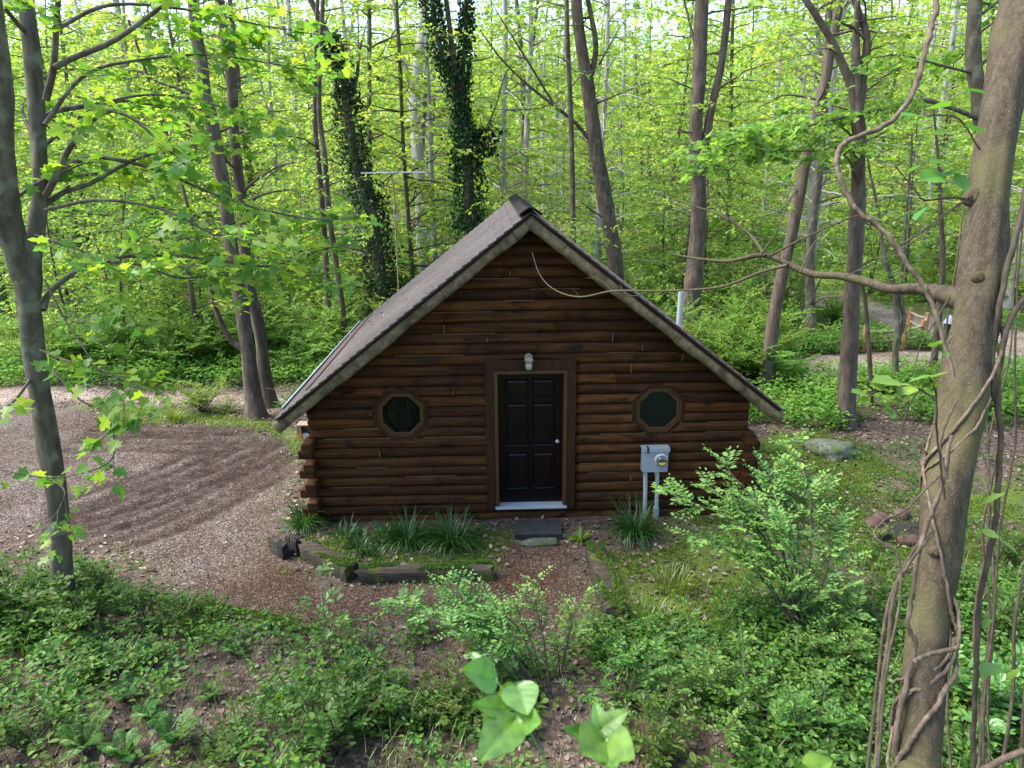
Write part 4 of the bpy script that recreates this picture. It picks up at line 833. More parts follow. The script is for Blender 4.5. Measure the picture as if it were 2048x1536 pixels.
for v, (bk, adj, hgt, lf) in enumerate([(BARK_PALE, "tall pale grey", 19, L_CANOPY), (BARK_GREY, "tall mottled grey", 17, L_CANOPY), (BARK_DARK, "tall slim dark", 15, L_CANOPY), (BARK_PALE, "tall forked pale", 18, L_CANOPY), (BARK_GREY, "broad grey", 16, L_CANOPY)]):
    r0 = (.15, .13, .085, .16, .2)[v]; P = [np.array([0, 0, -.3])]; d = np.array([rng.normal(0, .03), rng.normal(0, .03), 1])
    for k in range(6): d = d+np.array([rng.normal(0, .03), rng.normal(0, .03), 0]); P.append(P[-1]+d*hgt/6)
    fk = []
    if v in (3, 4): q = P[3]; fk = [([q, q+np.array([.5, .1, 2]), q+np.array([.9, .3, 5]), q+np.array([1.2, .2, 8])], r0*.6, .03)]
    POLES.append((make_tree("forest_tree", None, "tree", P, [r0, r0*.85, r0*.75, r0*.62, r0*.5, r0*.35, .03], bk, lf, rng, fk, (50, .10, .74, 3.5), (.19, DIAM), (3.0, 14), 1.25, el=(-.05, .55), sides=8, tilt=.42, flat=.35), adj))
def cover_px(): return 0
spots = []
for i in range(92):
    Y = 15+58*rng.random()**1.25; px = rng.uniform(-60, 2110); spots.append((px, Y))
out = []
for i, (px, Y) in enumerate(spots):
    p = at(px, 400, Y); v = i % 5; o = dup(POLES[v][0], (p[0], p[1], gz(p[0], p[1])), rng.uniform(0, 6.28), rng.uniform(.75, 1.15), i < 5); out.append((o, POLES[v][1]))
label_all(out, "forest tree", "tall trees in the woods behind the cabin")
SAPS = []
for v in range(5):
    hgt = (5.5, 7, 4.2, 8, 6)[v]; P = [np.array([0, 0, -.2])]; d = np.array([rng.normal(0, .08), rng.normal(0, .08), 1])
    for k in range(5): d = d+np.array([rng.normal(0, .08), rng.normal(0, .08), 0]); P.append(P[-1]+d*hgt/5)
    SAPS.append((make_tree("young_tree", None, "young tree", P, [.05, .04, .032, .024, .016, .006], (BARK_DARK, BARK_GREY)[v % 2], (L_MID, L_CANOPY)[v % 2], rng, (), (32, .10, 1, 2.4), (.14, DIAM), (4.6, 19), 1.0, el=(-.1, .5), sides=6, tilt=.5), ("leafy deep green", "leafy yellow-green")[v % 2]))
out = []
for i in range(84):
    while True:
        Y = 9.5+34*rng.random()**1.3; px = rng.uniform(-40, 2090)
        p = at(px, 500, Y)
        if (640 < px < 1010 and Y < 14.5) or (1600 < px < 1930 and Y < 17): continue
        if Y < 16 and (abs(p[0]) < 4.6 and Y < 9 or px > 1420 and Y < 13): continue
        if inpoly(np.array([p[0]]), np.array([p[1]]), LANE)[0] or inpoly(np.array([p[0]]), np.array([p[1]]), LOT)[0] or dseg(np.array([p[0]]), np.array([p[1]]), ROAD, True)[0] < .8: continue
        break
    v = i % 5; o = dup(SAPS[v][0], (p[0], p[1], gz(p[0], p[1])), rng.uniform(0, 6.28), rng.uniform(.7, 1.2), i < 5); out.append((o, SAPS[v][1]))
label_all(out, "young tree", "young trees of the understorey behind the cabin")
# far wood on the hillside: one mass
n = 150000
fx = rng.uniform(-1, 1, n); fy = 60+130*rng.random(n)**1.1; fx = fx*(fy*.85+25); hz = height(fx, fy)
clump = vnoise(fx*.22, fy*.16, 8); hh = (4+19*vnoise(fx*.16, fy*.12, 4))*rng.uniform(.0, 1, n)**.7
keep = clump > .22
Pf = np.stack([fx, fy, hz+hh+.5], -1)[keep]; nf = len(Pf)
build("distant_wood", [leaves(Pf, rng.normal(0, 1, (nf, 3)), rng.uniform(.4, 1.0, nf), DIAM, rng, .9)], L_CANOPY)
tag(bpy.data.objects["distant_wood"], "hazy bright green wood covering the far hillside", "wood", None, "stuff")
# ================================================================ SHRUBS
def shrub_parts(rng, h, rad, nst, leaf, tmpl, dens, arch=.35, tw=.25, spr=1., lw=1.):
    tb = []; LP = []; LD = []; LS = []
    for s in range(nst):
        az = rng.uniform(0, 6.28); L = h*rng.uniform(.7, 1.15); el = math.atan2(1, rad/h*rng.uniform(.1, 1.1))
        Q = limb_path(np.array([rng.normal(0, .04), rng.normal(0, .04), -.05]), az, el, L, rng, arch*rng.uniform(.3, 1), 9, .08)
        tb += tube(Q, np.linspace(.006+.005*h, .002, 9), 5); seg = L/8
        nb = max(3, int(L*dens[0]))
        for k in range(nb):
            t = rng.uniform(.2, 1); i = min(7, int(t*8)); p = Q[i]*(1-(t*8-i))+Q[i+1]*(t*8-i); d = Q[min(8, i+1)]-Q[i]; d /= np.linalg.norm(d)+1e-9
            a2 = rng.uniform(0, 6.28); dr = d*rng.uniform(.2, .9)+np.array([math.cos(a2), math.sin(a2), rng.uniform(-.2, .5)])*.8; dr /= np.linalg.norm(dr)
            ln = tw*h*rng.uniform(.5, 1.2)*spr; m = 4; tq = np.linspace(0, 1, m)[:, None]; B = p+dr*ln*tq+np.array([0, 0, -.12*ln])*tq**2
            tb += tube(B, np.linspace(.004, .0015, m), 3)
            npair = max(2, int(ln*dens[1])); side = np.cross(dr, [0, 0, 1.]); side /= np.linalg.norm(side)+1e-6
            for j in range(npair):
                tj = (j+.6)/npair; q = p+dr*ln*tj+np.array([0, 0, -.12*ln])*tj*tj
                for sg in (-1, 1): LP.append(q+side*sg*.006); LD.append(dr*.45+side*sg*.85+rng.normal(0, .18, 3)+np.array([0, 0, .05])); LS.append(leaf*rng.uniform(.6, 1.2)*(1.1-.35*tj))
            LP.append(p+dr*ln); LD.append(dr+rng.normal(0, .2, 3)); LS.append(leaf*.7)
    return tb, [leaves(np.array(LP), np.array(LD), np.array(LS), tmpl, rng, .28, wid=lw)]
def make_shrub(name, label, cat, loc, mats, rng, *a, **k):
    root = empty(name, loc, label, cat); tb, lf = shrub_parts(rng, *a, **k)
    build("stem", tb, mats[0], root); build("foliage", lf, mats[1], root); return root
rng = np.random.default_rng(12)
SHR = [(make_shrub("shrub", None, "shrub", (0, 0, 0), (BARK_DARK, m), rng, h, r, ns, lf, DIAM, (7, 26), .3, .32), adj) for h, r, ns, lf, m, adj in
       [(1.5, 1.5, 20, .075, L_MID, "rounded green"), (2.2, 2.0, 22, .085, L_MID, "tall arching"), (1.1, 1.4, 18, .065, L_CANOPY, "low pale green"), (1.8, 2.2, 22, .075, L_MID, "spreading dark green")]]
places = []
for px in np.linspace(-60, 560, 15): places.append((px+rng.normal(0, 18), rng.uniform(9., 11.5)))          # along the lane's far side
LOWB = [(rng.uniform(1500, 2060), rng.uniform(4.6, 7.5)) for _ in range(16)]
for px in np.linspace(620, 980, 7): places.append((px, rng.uniform(8.5, 13)))
for k in range(16): places.append((rng.uniform(1330, 1640), rng.uniform(5.2, 9)))
for k in range(8): places.append((rng.uniform(1340, 1560), rng.uniform(9, 14)))
for k in range(24): places.append((rng.uniform(-50, 2090), rng.uniform(13, 24)))
out = []; n0 = 0
for i, (px, Y) in enumerate(places):
    p = at(px, 700, Y); x1, y1 = np.array([p[0]]), np.array([p[1]])
    if max(sdf(x1, y1, LANE)[0], sdf(x1, y1, ROAD)[0]+.2, sdf(x1, y1, ROAD2)[0]+.25) > -.55 or (abs(p[0]) < 4.4 and Y < 7.6): continue
    v = n0 % 4; o = dup(SHR[v][0], (p[0], p[1], gz(p[0], p[1])), rng.uniform(0, 6.28), rng.uniform(.75, 1.2), n0 < 4); n0 += 1; out.append((o, SHR[v][1]))
for k, (px, Y) in enumerate(LOWB):
    p = at(px, 760, Y); o = dup(SHR[(0, 2)[k % 2]][0], (p[0], p[1], gz(p[0], p[1])), rng.uniform(0, 6), rng.uniform(.38, .55), False); out.append((o, "knee-high"))
label_all(out, "bush", "bushes at the edge of the woods")
for lab, p, sc, v in (("round bright green bush in front of the brown forked tree by the drive", g(405, 822), .62, 0), ("small fern-like bush at the foot of the dark straight drive tree", g(585, 818), .35, 3), ("low bush between the round bush and the brown forked tree", g(455, 825), .42, 2)):
    o = dup(SHR[v][0], p, rng.uniform(0, 6), sc, False); o["label"] = lab; o["group"] = "bushes beside the gravel drive"
# undergrowth of the forest floor behind: one mass
n = 150000
ux = rng.uniform(-30, 34, n); uy = 3.4+27*rng.random(n)**1.2
ok = (np.maximum.reduce([sdf(ux, uy, LOT), sdf(ux, uy, LANE), sdf(ux, uy, ROAD), sdf(ux, uy, ROAD2)]) < -.15) & ~((np.abs(ux) < 4.2) & (uy < 7.2)) & (sdf(ux, uy, MOSSR) < -.5) & (fbm(ux*.7, uy*.7, 41) > .40)
ok &= ~((uy < 6.0) & (ux > -6.5) & (ux < 9.5) & (uy < np.where(ux > 0, 3.6, 4.6)+.5*vnoise(ux, uy*0, 2)))
ok &= ~((ux < -3) & (uy < 8.2))
ux, uy = ux[ok], uy[ok]; hh = (.08+.75*fbm(ux*.5, uy*.5, 15))*rng.random(len(ux))**.8
Pu = np.stack([ux, uy, height(ux, uy)+hh], -1)
build("undergrowth", [leaves(Pu, np.stack([rng.normal(0, 1, len(ux)), rng.normal(0, 1, len(ux)), rng.normal(.1, .4, len(ux))], -1), rng.uniform(.08, .17, len(ux)), DIAM, rng, .5)], L_MID)
tag(bpy.data.objects["undergrowth"], "leafy green undergrowth covering the forest floor behind the clearing", "undergrowth", None, "stuff")
# ================================================================ THINGS ROUND THE CABIN
TIMB = m_noise("rotting_timber", [(.012, .009, .006), (.042, .031, .022), (.10, .078, .057)], (3, 26, 26), .92, .9, extra=patches((.06, .075, .012), 4, .56, .66))
CHAR = m_noise("charred_wood", [(.006, .005, .005), (.016, .013, .011), (.04, .03, .024)], (14, 14, 14), .9, 1.)
STONE = m_noise("lichen_stone", [(.025, .03, .022), (.075, .085, .064), (.15, .165, .13)], (16, 16, 16), .95, .9, extra=patches((.05, .075, .018), 5, .48, .62))
rng = np.random.default_rng(31)
def timber(name, label, a, b, wd, ht, moss=True, charred=False, seed=0, sink=.04):
    a = np.array(a, float); b = np.array(b, float); d = b-a; L = np.hypot(d[0], d[1]); d = d/np.linalg.norm(d); s = np.array([-d[1], d[0], 0]); rr = np.random.default_rng(seed)
    root = empty(name, (a+b)/2, label, "timber")
    n = 22; prof = [(-.5, 0), (-.5, .45), (-.49, .82), (-.40, .97), (-.1, 1.0), (.15, .99), (.40, .96), (.49, .84), (.5, .4), (.5, 0)]; m = len(prof); V = []
    for i in range(n):
        t = i/(n-1); c = a+(b-a)*t; k = 1+.05*math.sin(t*9+seed)
        for j, (u, v) in enumerate(prof):
            nz_ = .06*(vnoise(t*9+j*5, j*3.3+seed, 2)-.5); V.append(c+s*(u*wd*k+nz_*wd)+np.array([0, 0, v*ht*k-sink+nz_*ht])+d*(rr.normal(0, .03) if i in (0, n-1) else 0))
    V = np.array(V); F = [[q*m+t, (q+1)*m+t, (q+1)*m+t+1, q*m+t+1] for q in range(n-1) for t in range(m-1)]
    parts = [(V, np.array(F)[:, ::-1], 0, True)]
    for e in (0, n-1):
        c = V[e*m:(e+1)*m]; parts.append((np.vstack([c, c.mean(0)]), np.array([[t, (t+1) % m, m] for t in range(m)]), 1 if charred or e == 0 else 0))
    build("beam", local(root, parts), [TIMB, CHAR], root)
    if moss:
        N_ = int(2600*L); t = rr.random(N_); w_ = rr.uniform(-.48, .48, N_); k = vnoise(t*L*3.2, w_*2.2+seed, 6) > .45; t, w_ = t[k], w_[k]
        P = a+(b-a)*t[:, None]+s*(w_*wd)[:, None]+np.array([0, 0, 1.])*(ht-sink+.004)
        D = np.stack([rr.normal(0, .7, len(t)), rr.normal(0, .7, len(t)), np.full(len(t), .8)], -1)
        build("moss", local(root, [leaves(P, D, rr.uniform(.014, .034, len(t)), DIAM, rr, .8)]), L_MOSS, root)
    return root
timber("landscape_timber", "mossy timber slanting from the charred stump to the long timber", g(615, 1112), g(706, 1158), .24, .25, True, False, 1)
timber("landscape_timber", "long dark moss-topped timber edging the daylily bed", g(722, 1160), g(986, 1154), .20, .22, True, False, 2)
timber("landscape_timber", "mossy split timber right of the door path, running towards the viewer", g(1190, 1116), g(1232, 1250), .27, .27, True, False, 3)
timber("landscape_timber", "half-buried pale timber with moss along the gravel's near edge", g(380, 1214), g(650, 1268), .16, .10, True, False, 4)
# charred stump
sc0 = g(578, 1108); ST = empty("charred_stump", sc0, "short split timber stump with a hollow burnt black end beside the drive", "stump")
d = g(598, 1120)-g(556, 1088); d /= np.linalg.norm(d); s = np.array([-d[1], d[0], 0]); prt = []
for (u0, u1, h0, h1, l0, l1) in ((-.15, -.05, .0, .24, -.32, .13), (-.05, .03, .0, .12, -.28, .10), (.03, .10, .0, .25, -.2, .15), (.095, .16, .0, .21, -.24, .11)):
    nn = 9; V = []
    for q in range(nn):
        t = l0+(l1-l0)*q/(nn-1)
        for (uu, hh) in ((u0, h0-.04), (u0+.01, h1*.9), ((u0+u1)/2, h1), (u1-.01, h1*.92), (u1, h0-.04)):
            V.append(sc0+d*(t+rng.normal(0, .012))+s*(uu+rng.normal(0, .006))+np.array([0, 0, hh*(1-.25*(q == 0))+rng.normal(0, .01)]))
    F = [[q*5+j, (q+1)*5+j, (q+1)*5+j+1, q*5+j+1] for q in range(nn-1) for j in range(4)]
    prt.append((np.array(V), np.array(F)[:-12, ::-1], 0)); prt.append((np.array(V), np.array(F)[-12:, ::-1], 1)); prt.append((np.array(V), np.array([[(nn-1)*5+j for j in range(5)]]), 1))
build("split_wood", local(ST, prt), [TIMB, CHAR], ST)
def rock(name, label, cat, c, sx, sy, sz, mat, seed=0, group=None, sink=.3, res=10):
    rr = np.random.default_rng(seed); th = np.linspace(0, np.pi, res); ph = np.linspace(0, 2*np.pi, res*2, endpoint=False); V = []
    for a in th:
        for b_ in ph:
            v = np.array([math.sin(a)*math.cos(b_), math.sin(a)*math.sin(b_), math.cos(a)]); k = 1+.5*(vnoise(v[0]*1.6+seed*3.1+9, v[1]*1.6+v[2]*2.1+seed, 4)-.5)+.2*(vnoise(v[0]*4+seed, v[1]*4+v[2]*3, 7)-.5)
            v = np.sign(v)*np.abs(v)**.8; V.append(v*k*np.array([sx, sy, sz]))
    m = res*2; F = [[i*m+j, (i+1)*m+j, (i+1)*m+(j+1) % m, i*m+(j+1) % m] for i in range(res-1) for j in range(m)]
    o = build(name, [(np.array(V), np.array(F), 0, True)], mat); o.location = [c[0], c[1], c[2]+sz*(1-2*sink)]; o.rotation_euler = (0, 0, rr.uniform(0, 6)); return tag(o, label, cat, group)
rock("flat_rock", "flat grey-green boulder on the moss right of the cabin", "rock", g(1662, 905), .46, .40, .15, STONE, 3, None, .3, 14)
rock("stepping_stone", "flat mossy stone lying below the black doorstep", "stone", g(1082, 1088), .27, .10, .05, STONE, 5, None, .35); bpy.data.objects["stepping_stone"].rotation_euler = (0, 0, .1)
mt = empty("doorstep_mat", g(1076, 1066), "worn black rubber mat slab lying below the cabin door", "doormat")
mq = [g(1030, 1052), g(1122, 1050), g(1124, 1079), g(1029, 1081)]; mv = np.array([[*q_[:2], q_[2]+zz] for zz in (-.02, .10) for q_ in mq])
o = build("rubber_slab", local(mt, [(mv, BF[:, ::-1], 0)]), BLACKM, mt); bevel(o, .012)
# fire ring
fp = g(1822, 1062); BRICKM = m_noise("sooty_brick", [(.025, .017, .013), (.07, .042, .032), (.14, .085, .062)], (8, 8, 8), .95, .6)
for k in range(9):
    a = k/9*6.28; c = fp+np.array([.5*math.cos(a), .42*math.sin(a), 0]); c[2] = gz(c[0], c[1])
    rock("fire_ring_stone", "reddish sooty stone of the fire ring beside the near leaning trunk", "stone", c, rng.uniform(.10, .15), rng.uniform(.08, .12), .085, BRICKM, 20+k, "stones of the fire ring", .25, 7)
o = build("ash_heap", [(np.vstack([[fp+np.array([.42*q*math.cos(a), .34*q*math.sin(a), .05*(1-q)+.02*rng.random()]) for q in (0.02, .5, 1) for a in np.linspace(0, 6.28, 14, endpoint=False)]]), np.array([[i*14+j, (i+1)*14+j, (i+1)*14+(j+1) % 14, i*14+(j+1) % 14] for i in range(2) for j in range(14)]), 0)], CHAR); tag(o, "black heap of ash and char inside the fire ring", "ash")
# fallen log
a, b = g(1835, 800), g(2040, 806)
LGt = empty("fallen_log", (a+b)/2, "dark fallen log lying in the undergrowth behind the near leaning trunk", "log")
build("log_body", local(LGt, tube(smooth_path([a+[0, 0, .16], (a+b)/2+[0, .1, .2], b+[0, 0, .16]], 14), [.10, .16, .17], 12, 0, .2, 3, True) if False else tube(smooth_path([a+[0, 0, .16], (a+b)/2+[0, .1, .2], b+[0, 0, .16]], 14), np.linspace(.12, .18, 14), 12, 0, .2, 3, True)), BARK_DARK, LGt)
build("branch_stub", local(LGt, tube([a*.8+b*.2+[0, 0, .2], a*.82+b*.18+[-.1, -.25, .15], a*.85+b*.15+[-.2, -.45, .0]], [.05, .035, .015], 7, 0, .2)), BARK_DARK, LGt)
# rail fence along the drive on the right
FW = m_noise("orange_cedar", [(.20, .085, .035), (.33, .15, .065), (.44, .23, .12)], (10, 10, 3), .85, .4); FR = m_noise("pale_rail", [(.22, .17, .11), (.36, .29, .2)], (3, 12, 12), .85, .4)
fpts = [(1728, 700), (1803, 694), (1841, 688), (1848, 672), (1818, 668)]
fpts = [(1726, 702), (1804, 698), (1840, 690), (1848, 672), (1817, 660)]
fw3 = [g(*q_) for q_ in fpts]; FE = empty("rail_fence", fw3[2], "low split-rail fence with orange-brown posts by the gravel drive on the right", "fence")
for q_ in fw3: build("post", local(FE, tube([q_-[0, 0, .1], q_+[0, 0, .4], q_+[.0, 0, .74]], [.075, .07, .065], 8, 0, .1, 2, True)), FW, FE)
for q0, q1 in zip(fw3, fw3[1:]):
    for hz_ in (.28, .56): build("rail", local(FE, tube([q0+[0, 0, hz_], (q0+q1)/2+[0, 0, hz_-.03], q1+[0, 0, hz_+.02]], [.04, .05, .04], 6, 0, .15, 4)), FR, FE)
# marker stake on the lane
q_ = g(174, 783); o = build("marker_stake", tube([q_-[0, 0, .1], q_+[0, 0, .25], q_+[0, 0, .34]], [.02, .02, .018], 8, cap=True)+tube([q_+[0, 0, .34], q_+[0, 0, .40]], [.022, .022], 8, 1, cap=True), [PVC, STEEL]); tag(o, "thin white marker stake at the far edge of the lane, left", "stake")
# aerial on a rusty mast
YA = 11.; RUST = m_noise("rusty_pipe", [(.12, .07, .045), (.25, .165, .10), (.34, .25, .16)], (20, 20, 8), .8, .3)
m0 = at(798, 600, YA); base = m0.copy(); base[2] = gz(m0[0], YA)-.1; top = at(783, 345, YA); mid = at(790, 420, YA); AE = empty("tv_aerial", (base[0], base[1], base[2]), "old TV aerial on a thin rusty mast behind the cabin roof's left slope", "aerial")
build("mast", local(AE, tube(smooth_path([base, m0, mid, top], 20), .022, 8)), RUST, AE)
bl, br = at(722, 347, YA), at(854, 345, YA); build("boom", local(AE, tube([bl, (bl+br)/2+[0, 0, .015], br], .016, 7, cap=True)), ALU, AE)
for t in np.linspace(.04, .97, 8):
    c = bl*(1-t)+br*t; build("element", local(AE, tube([c+[-.02, -.42, .03], c+[0, 0, .03], c+[.02, .42, .03]], .006, 5)), ALU, AE)
build("rotor_box", local(AE, tube([at(789, 408, YA), at(790, 413, YA), at(790, 424, YA), at(791, 428, YA)], [.03, .055, .055, .03], 10, cap=True)), RUST, AE)
pq = at(793, 431, YA); build("junction_plate", local(AE, [box(pq[0]-.04, pq[0]+.13, pq[1]-.03, pq[1]+.03, pq[2]-.12, pq[2]+.06)]), m_noise("tan_plastic", [(.25, .22, .15), (.34, .30, .21)], (9, 9, 9)), AE)
build("cable", local(AE, tube(smooth_path([top+[0, -.03, -.05], at(774, 368, YA), at(762, 375, YA), at(748, 377, YA)], 14), .012, 6)), BLACKM, AE)
# slate-blue yard lantern beyond the near trunk
lq = at(1898, 645, 8.5); lg = lq.copy(); lg[2] = gz(lq[0], 8.5)
LA = empty("post_lantern", lg, "small pale-topped lantern on a post half hidden behind the near leaning trunk", "lantern")
build("post", local(LA, tube([lg-[0, 0, .1], lg*.5+lq*.5, lq-[0, 0, .12]], .035, 8)), BARK_DARK, LA)
build("hood", local(LA, tube([lq+[0, 0, .2], lq+[0, 0, .17], lq+[0, 0, .0], lq+[0, 0, -.02]], [.01, .06, .17, .17], 4)), STEEL, LA); build("lantern_body", local(LA, tube([lq-[0, 0, .02], lq-[0, 0, .2]], [.11, .08], 8, cap=True)), BLACKM, LA)
# ================================================================ GRASSES, DAYLILIES, FERNS
def blades(c, n, L, wd, rng, spread=.10, arch=1.0, lean=(.05, .8), seg=6):
    V = []; F = []; b_ = 0
    for k in range(n):
        az = rng.uniform(0, 6.28); r = spread*math.sqrt(rng.random()); p = np.array(c)+[r*math.cos(az+rng.normal(0, .6)), r*math.sin(az+rng.normal(0, .6)), -.01]
        ln = L*rng.uniform(.55, 1.15); el = rng.uniform(*lean); h = np.array([math.cos(az), math.sin(az), 0]); s = np.array([-h[1], h[0], 0]); ang = math.pi/2-el*.55; q = p.copy()
        for j in range(seg+1):
            t = j/seg; ww = wd*(1-.93*t**1.6)*(.7+.3*min(1, t*4)); V += [q-s*ww, q+s*ww]
            if j < seg: ang -= arch*el*1.9/seg*(.4+1.2*t); q = q+(h*math.cos(ang)+np.array([0, 0, math.sin(ang)]))*ln/seg; F.append([b_+2*j, b_+2*j+1, b_+2*j+3, b_+2*j+2])
        b_ += 2*(seg+1)
    return np.array(V), np.array(F), 0, True
for px, py, n, L, lab in ((612, 1052, 170, .62, "lush daylily clump at the cabin's left corner"), (815, 1085, 190, .68, "broad daylily clump nearest the middle of the bed left of the path"), (905, 1090, 210, .74, "large arching daylily clump left of the doorstep mat"), (1268, 1070, 230, .74, "dark daylily clump below the electricity meter"),
                          (722, 1100, 80, .46, "small daylily tuft behind the slanting timber"), (690, 1075, 60, .42, "sparse daylily tuft against the wall near the left corner"), (770, 1078, 70, .44, "thin daylily tuft between the small one and the broad clump")):
    c = g(px, py); o = build("daylily_clump", [blades(np.zeros(3), n, L*.84, .0105, rng, .16, 1.9, (.2, 1.15))], L_LILY); o.location = c; tag(o, lab, "plant", "daylilies along the cabin front")
c = g(1160, 1082); o = build("leafy_weed", [blades(np.zeros(3), 26, .24, .028, rng, .05, 1.2, (.4, 1.1))], L_MID); o.location = c; tag(o, "small broad-leaved weed right of the doorstep mat", "plant")
c = g(352, 838); o = build("grass_tuft", [blades(np.zeros(3), 130, .3, .006, rng, .14)], L_GRASS); o.location = c; tag(o, "bright grass tuft at the edge of the drive in front of the grassy strip", "grass tuft", "grass tufts by the gravel")
for px, py, lab in ((405, 1255, "grass tuft by the left end of the half-buried timber"), (1345, 1180, "spreading grass tuft on the moss right of the path timber"), (1300, 1245, "grass tuft at the foot of the path timber")):
    o = build("grass_tuft", [blades(np.zeros(3), 150, .34, .006, rng, .22)], L_GRASS); o.location = g(px, py); tag(o, lab, "grass tuft", "grass tufts by the gravel")
def fern(rng, nf, L):
    P, D, S = [], [], []; tb = []
    for k in range(nf):
        az = k/nf*6.28+rng.normal(0, .25); el = rng.uniform(.95, 1.4); ln = L*rng.uniform(.7, 1.15); Q = limb_path(np.zeros(3), az, el, ln, rng, .55, 10, .02); tb += tube(Q, np.linspace(.004, .0015, 10), 4)
        for j in range(24):
            t = .1+.9*j/24; i = min(8, int(t*9)); u = t*9-i; p = Q[i]*(1-u)+Q[i+1]*u; d = Q[i+1]-Q[i]; d /= np.linalg.norm(d); sd = np.cross(d, [0, 0, 1.]); sd /= np.linalg.norm(sd)+1e-6
            for sg in (-1, 1): P.append(p); D.append(sd*sg+d*.25+[0, 0, -.12]); S.append(.13*L*math.sin(math.pi*min(1, t*.85+.18))**.8+.006)
    return tb, leaves(np.array(P), np.array(D), np.array(S), OVAL, rng, .10, wid=.36)
FERN = []
for v in range(2):
    r_ = empty("fern", (0, 0, 0), None, "fern"); tb, lf = fern(rng, 8+v*2, .62); build("stem", tb, L_FERN, r_); build("frond", [lf], L_FERN, r_); FERN.append(r_)
fl = [((285, 1330), "upright fern left of the half-buried timber", 1.0), ((215, 1345), "fern just left of the upright fern", .9), ((180, 1305), "fern below the twin-trunked maple", .8), ((170, 1500), "tall feathery fern at the bottom left corner", 1.0), ((345, 1490), "feathery fern left of bottom centre", .95),
      ((540, 1420), "small fern amid ground plants below the pale timber", .75), ((790, 1390), "fern in the middle of the foreground thicket", .8), ((1920, 1510), "dark fern right of the near trunk's foot", .8), ((250, 1400), "low spreading fern in front of the upright fern", .8), ((470, 1310), "little fern close to the half-buried timber", .6)]
for i, (pp, lab, sc) in enumerate(fl):
    o = dup(FERN[i % 2], g(*pp), rng.uniform(0, 6), sc, i < 2); o["label"] = lab; o["category"] = "fern"; o["group"] = "ferns of the foreground bank"
for k, (px, py) in enumerate([(120, 1400), (300, 1440), (420, 1400), (90, 1330), (620, 1390), (480, 1480), (250, 1520), (720, 1330)]):
    o = dup(FERN[k % 2], g(px, py), rng.uniform(0, 6), rng.uniform(.55, .85), False); o["label"] = "one of the smaller ferns scattered through the left half of the foreground bank"; o["category"] = "fern"; o["group"] = "small scattered ferns"
# ================================================================ FOREGROUND SHRUBS
rng = np.random.default_rng(44)
HS = (BARK_DARK, L_HONEY); PSM = (BARK_DARK, L_PALE)
def placed_shrub(label, px, py, h, rad, nst, leaf, dens, mats=HS, name="shrub", cat="shrub", **k):
    return make_shrub(name, label, cat, g(px, py), mats, rng, h, rad, nst, leaf, OVAL, dens, **k)
def spray_shrub(label, base, tips, leaf, dens, mats=PSM, tw=.3, cat="shrub", name="shrub", r0=.014):
    """stems aimed at pixel tips: list of (px,py,Y)"""
    b_ = np.asarray(base, float); root = empty(name, b_, label, cat); tb = []; LP = []; LD = []; LS = []
    for (px, py, Y) in tips:
        e = at(px, py, Y); L = np.linalg.norm(e-b_); m = (b_+e)/2+np.array([0, 0, .16*L])+rng.normal(0, .05*L, 3); Q = smooth_path([b_, m, e], 12); tb += tube(Q, np.linspace(r0, .0025, 12), 5)
        for k in range(int(L*dens[0])):
            t = rng.uniform(.3, 1.)**.8; i = min(10, int(t*11)); u = t*11-i; p = Q[i]*(1-u)+Q[i+1]*u; d = Q[i+1]-Q[i]; d /= np.linalg.norm(d); sd = np.cross(d, [0, 0, 1.]); sd /= np.linalg.norm(sd)+1e-6
            dr = d*rng.uniform(.3, .9)+sd*rng.choice([-1, 1])*rng.uniform(.4, 1)+np.array([0, 0, rng.normal(.1, .25)]); dr /= np.linalg.norm(dr); ln = tw*rng.uniform(.5, 1.25); tq = np.linspace(0, 1, 4)[:, None]
            tb += tube(p+dr*ln*tq+np.array([0, 0, -.1*ln])*tq**2, np.linspace(.004, .0015, 4), 3); s2 = np.cross(dr, [0, 0, 1.]); s2 /= np.linalg.norm(s2)+1e-6; npair = max(2, int(ln*dens[1]))
            for j in range(npair):
                tj = (j+.7)/npair; q = p+dr*ln*tj+np.array([0, 0, -.1*ln])*tj*tj
                for sg in (-1, 1): LP.append(q+s2*sg*.008); LD.append(dr*.5+s2*sg*.85+rng.normal(0, .16, 3)); LS.append(leaf*rng.uniform(.6, 1.2)*(1.12-.4*tj))
            LP.append(p+dr*ln); LD.append(dr); LS.append(leaf*.6)
    build("stem", local(root, tb), mats[0], root); build("foliage", local(root, [leaves(np.array(LP), np.array(LD), np.array(LS), OVAL, rng, .28)]), mats[1], root); return root
b1 = g(1610, 1290)
spray_shrub("large pale-leaved shrub leaning over the meter and the cabin's right corner", b1, [(1335, 985, -2.6), (1400, 960, -2.3), (1445, 925, -2.3), (1395, 1075, -2.9), (1480, 1020, -2.6), (1540, 940, -2.3), (1585, 880, -2.), (1620, 960, -2.3), (1660, 1040, -2.7), (1520, 1100, -3.), (1600, 1120, -3.), (1700, 1110, -3.), (1560, 1050, -3.), (1450, 1090, -2.8), (1650, 1180, -3.2), (1720, 1210, -3.2), (1500, 1000, -2.2), (1570, 1170, -3.3)], .078, (13, 22), tw=.32)
b2 = g(1085, 1400)
spray_shrub("pale shrub with flat sprays in front of the gravel path", b2, [(790, 1200, -3.7), (850, 1185, -3.6), (900, 1165, -3.5), (950, 1170, -3.5), (985, 1210, -3.7), (880, 1240, -3.9), (1000, 1260, -4.), (930, 1215, -3.8), (960, 1300, -4.1)], .062, (11, 28), tw=.26, r0=.009)
spray_shrub("slim pale shoot rising beside the flat-sprayed shrub", g(1105, 1400), [(1075, 1150, -3.7), (1050, 1180, -3.7), (1020, 1190, -3.7)], .05, (9, 32), tw=.2, r0=.007)
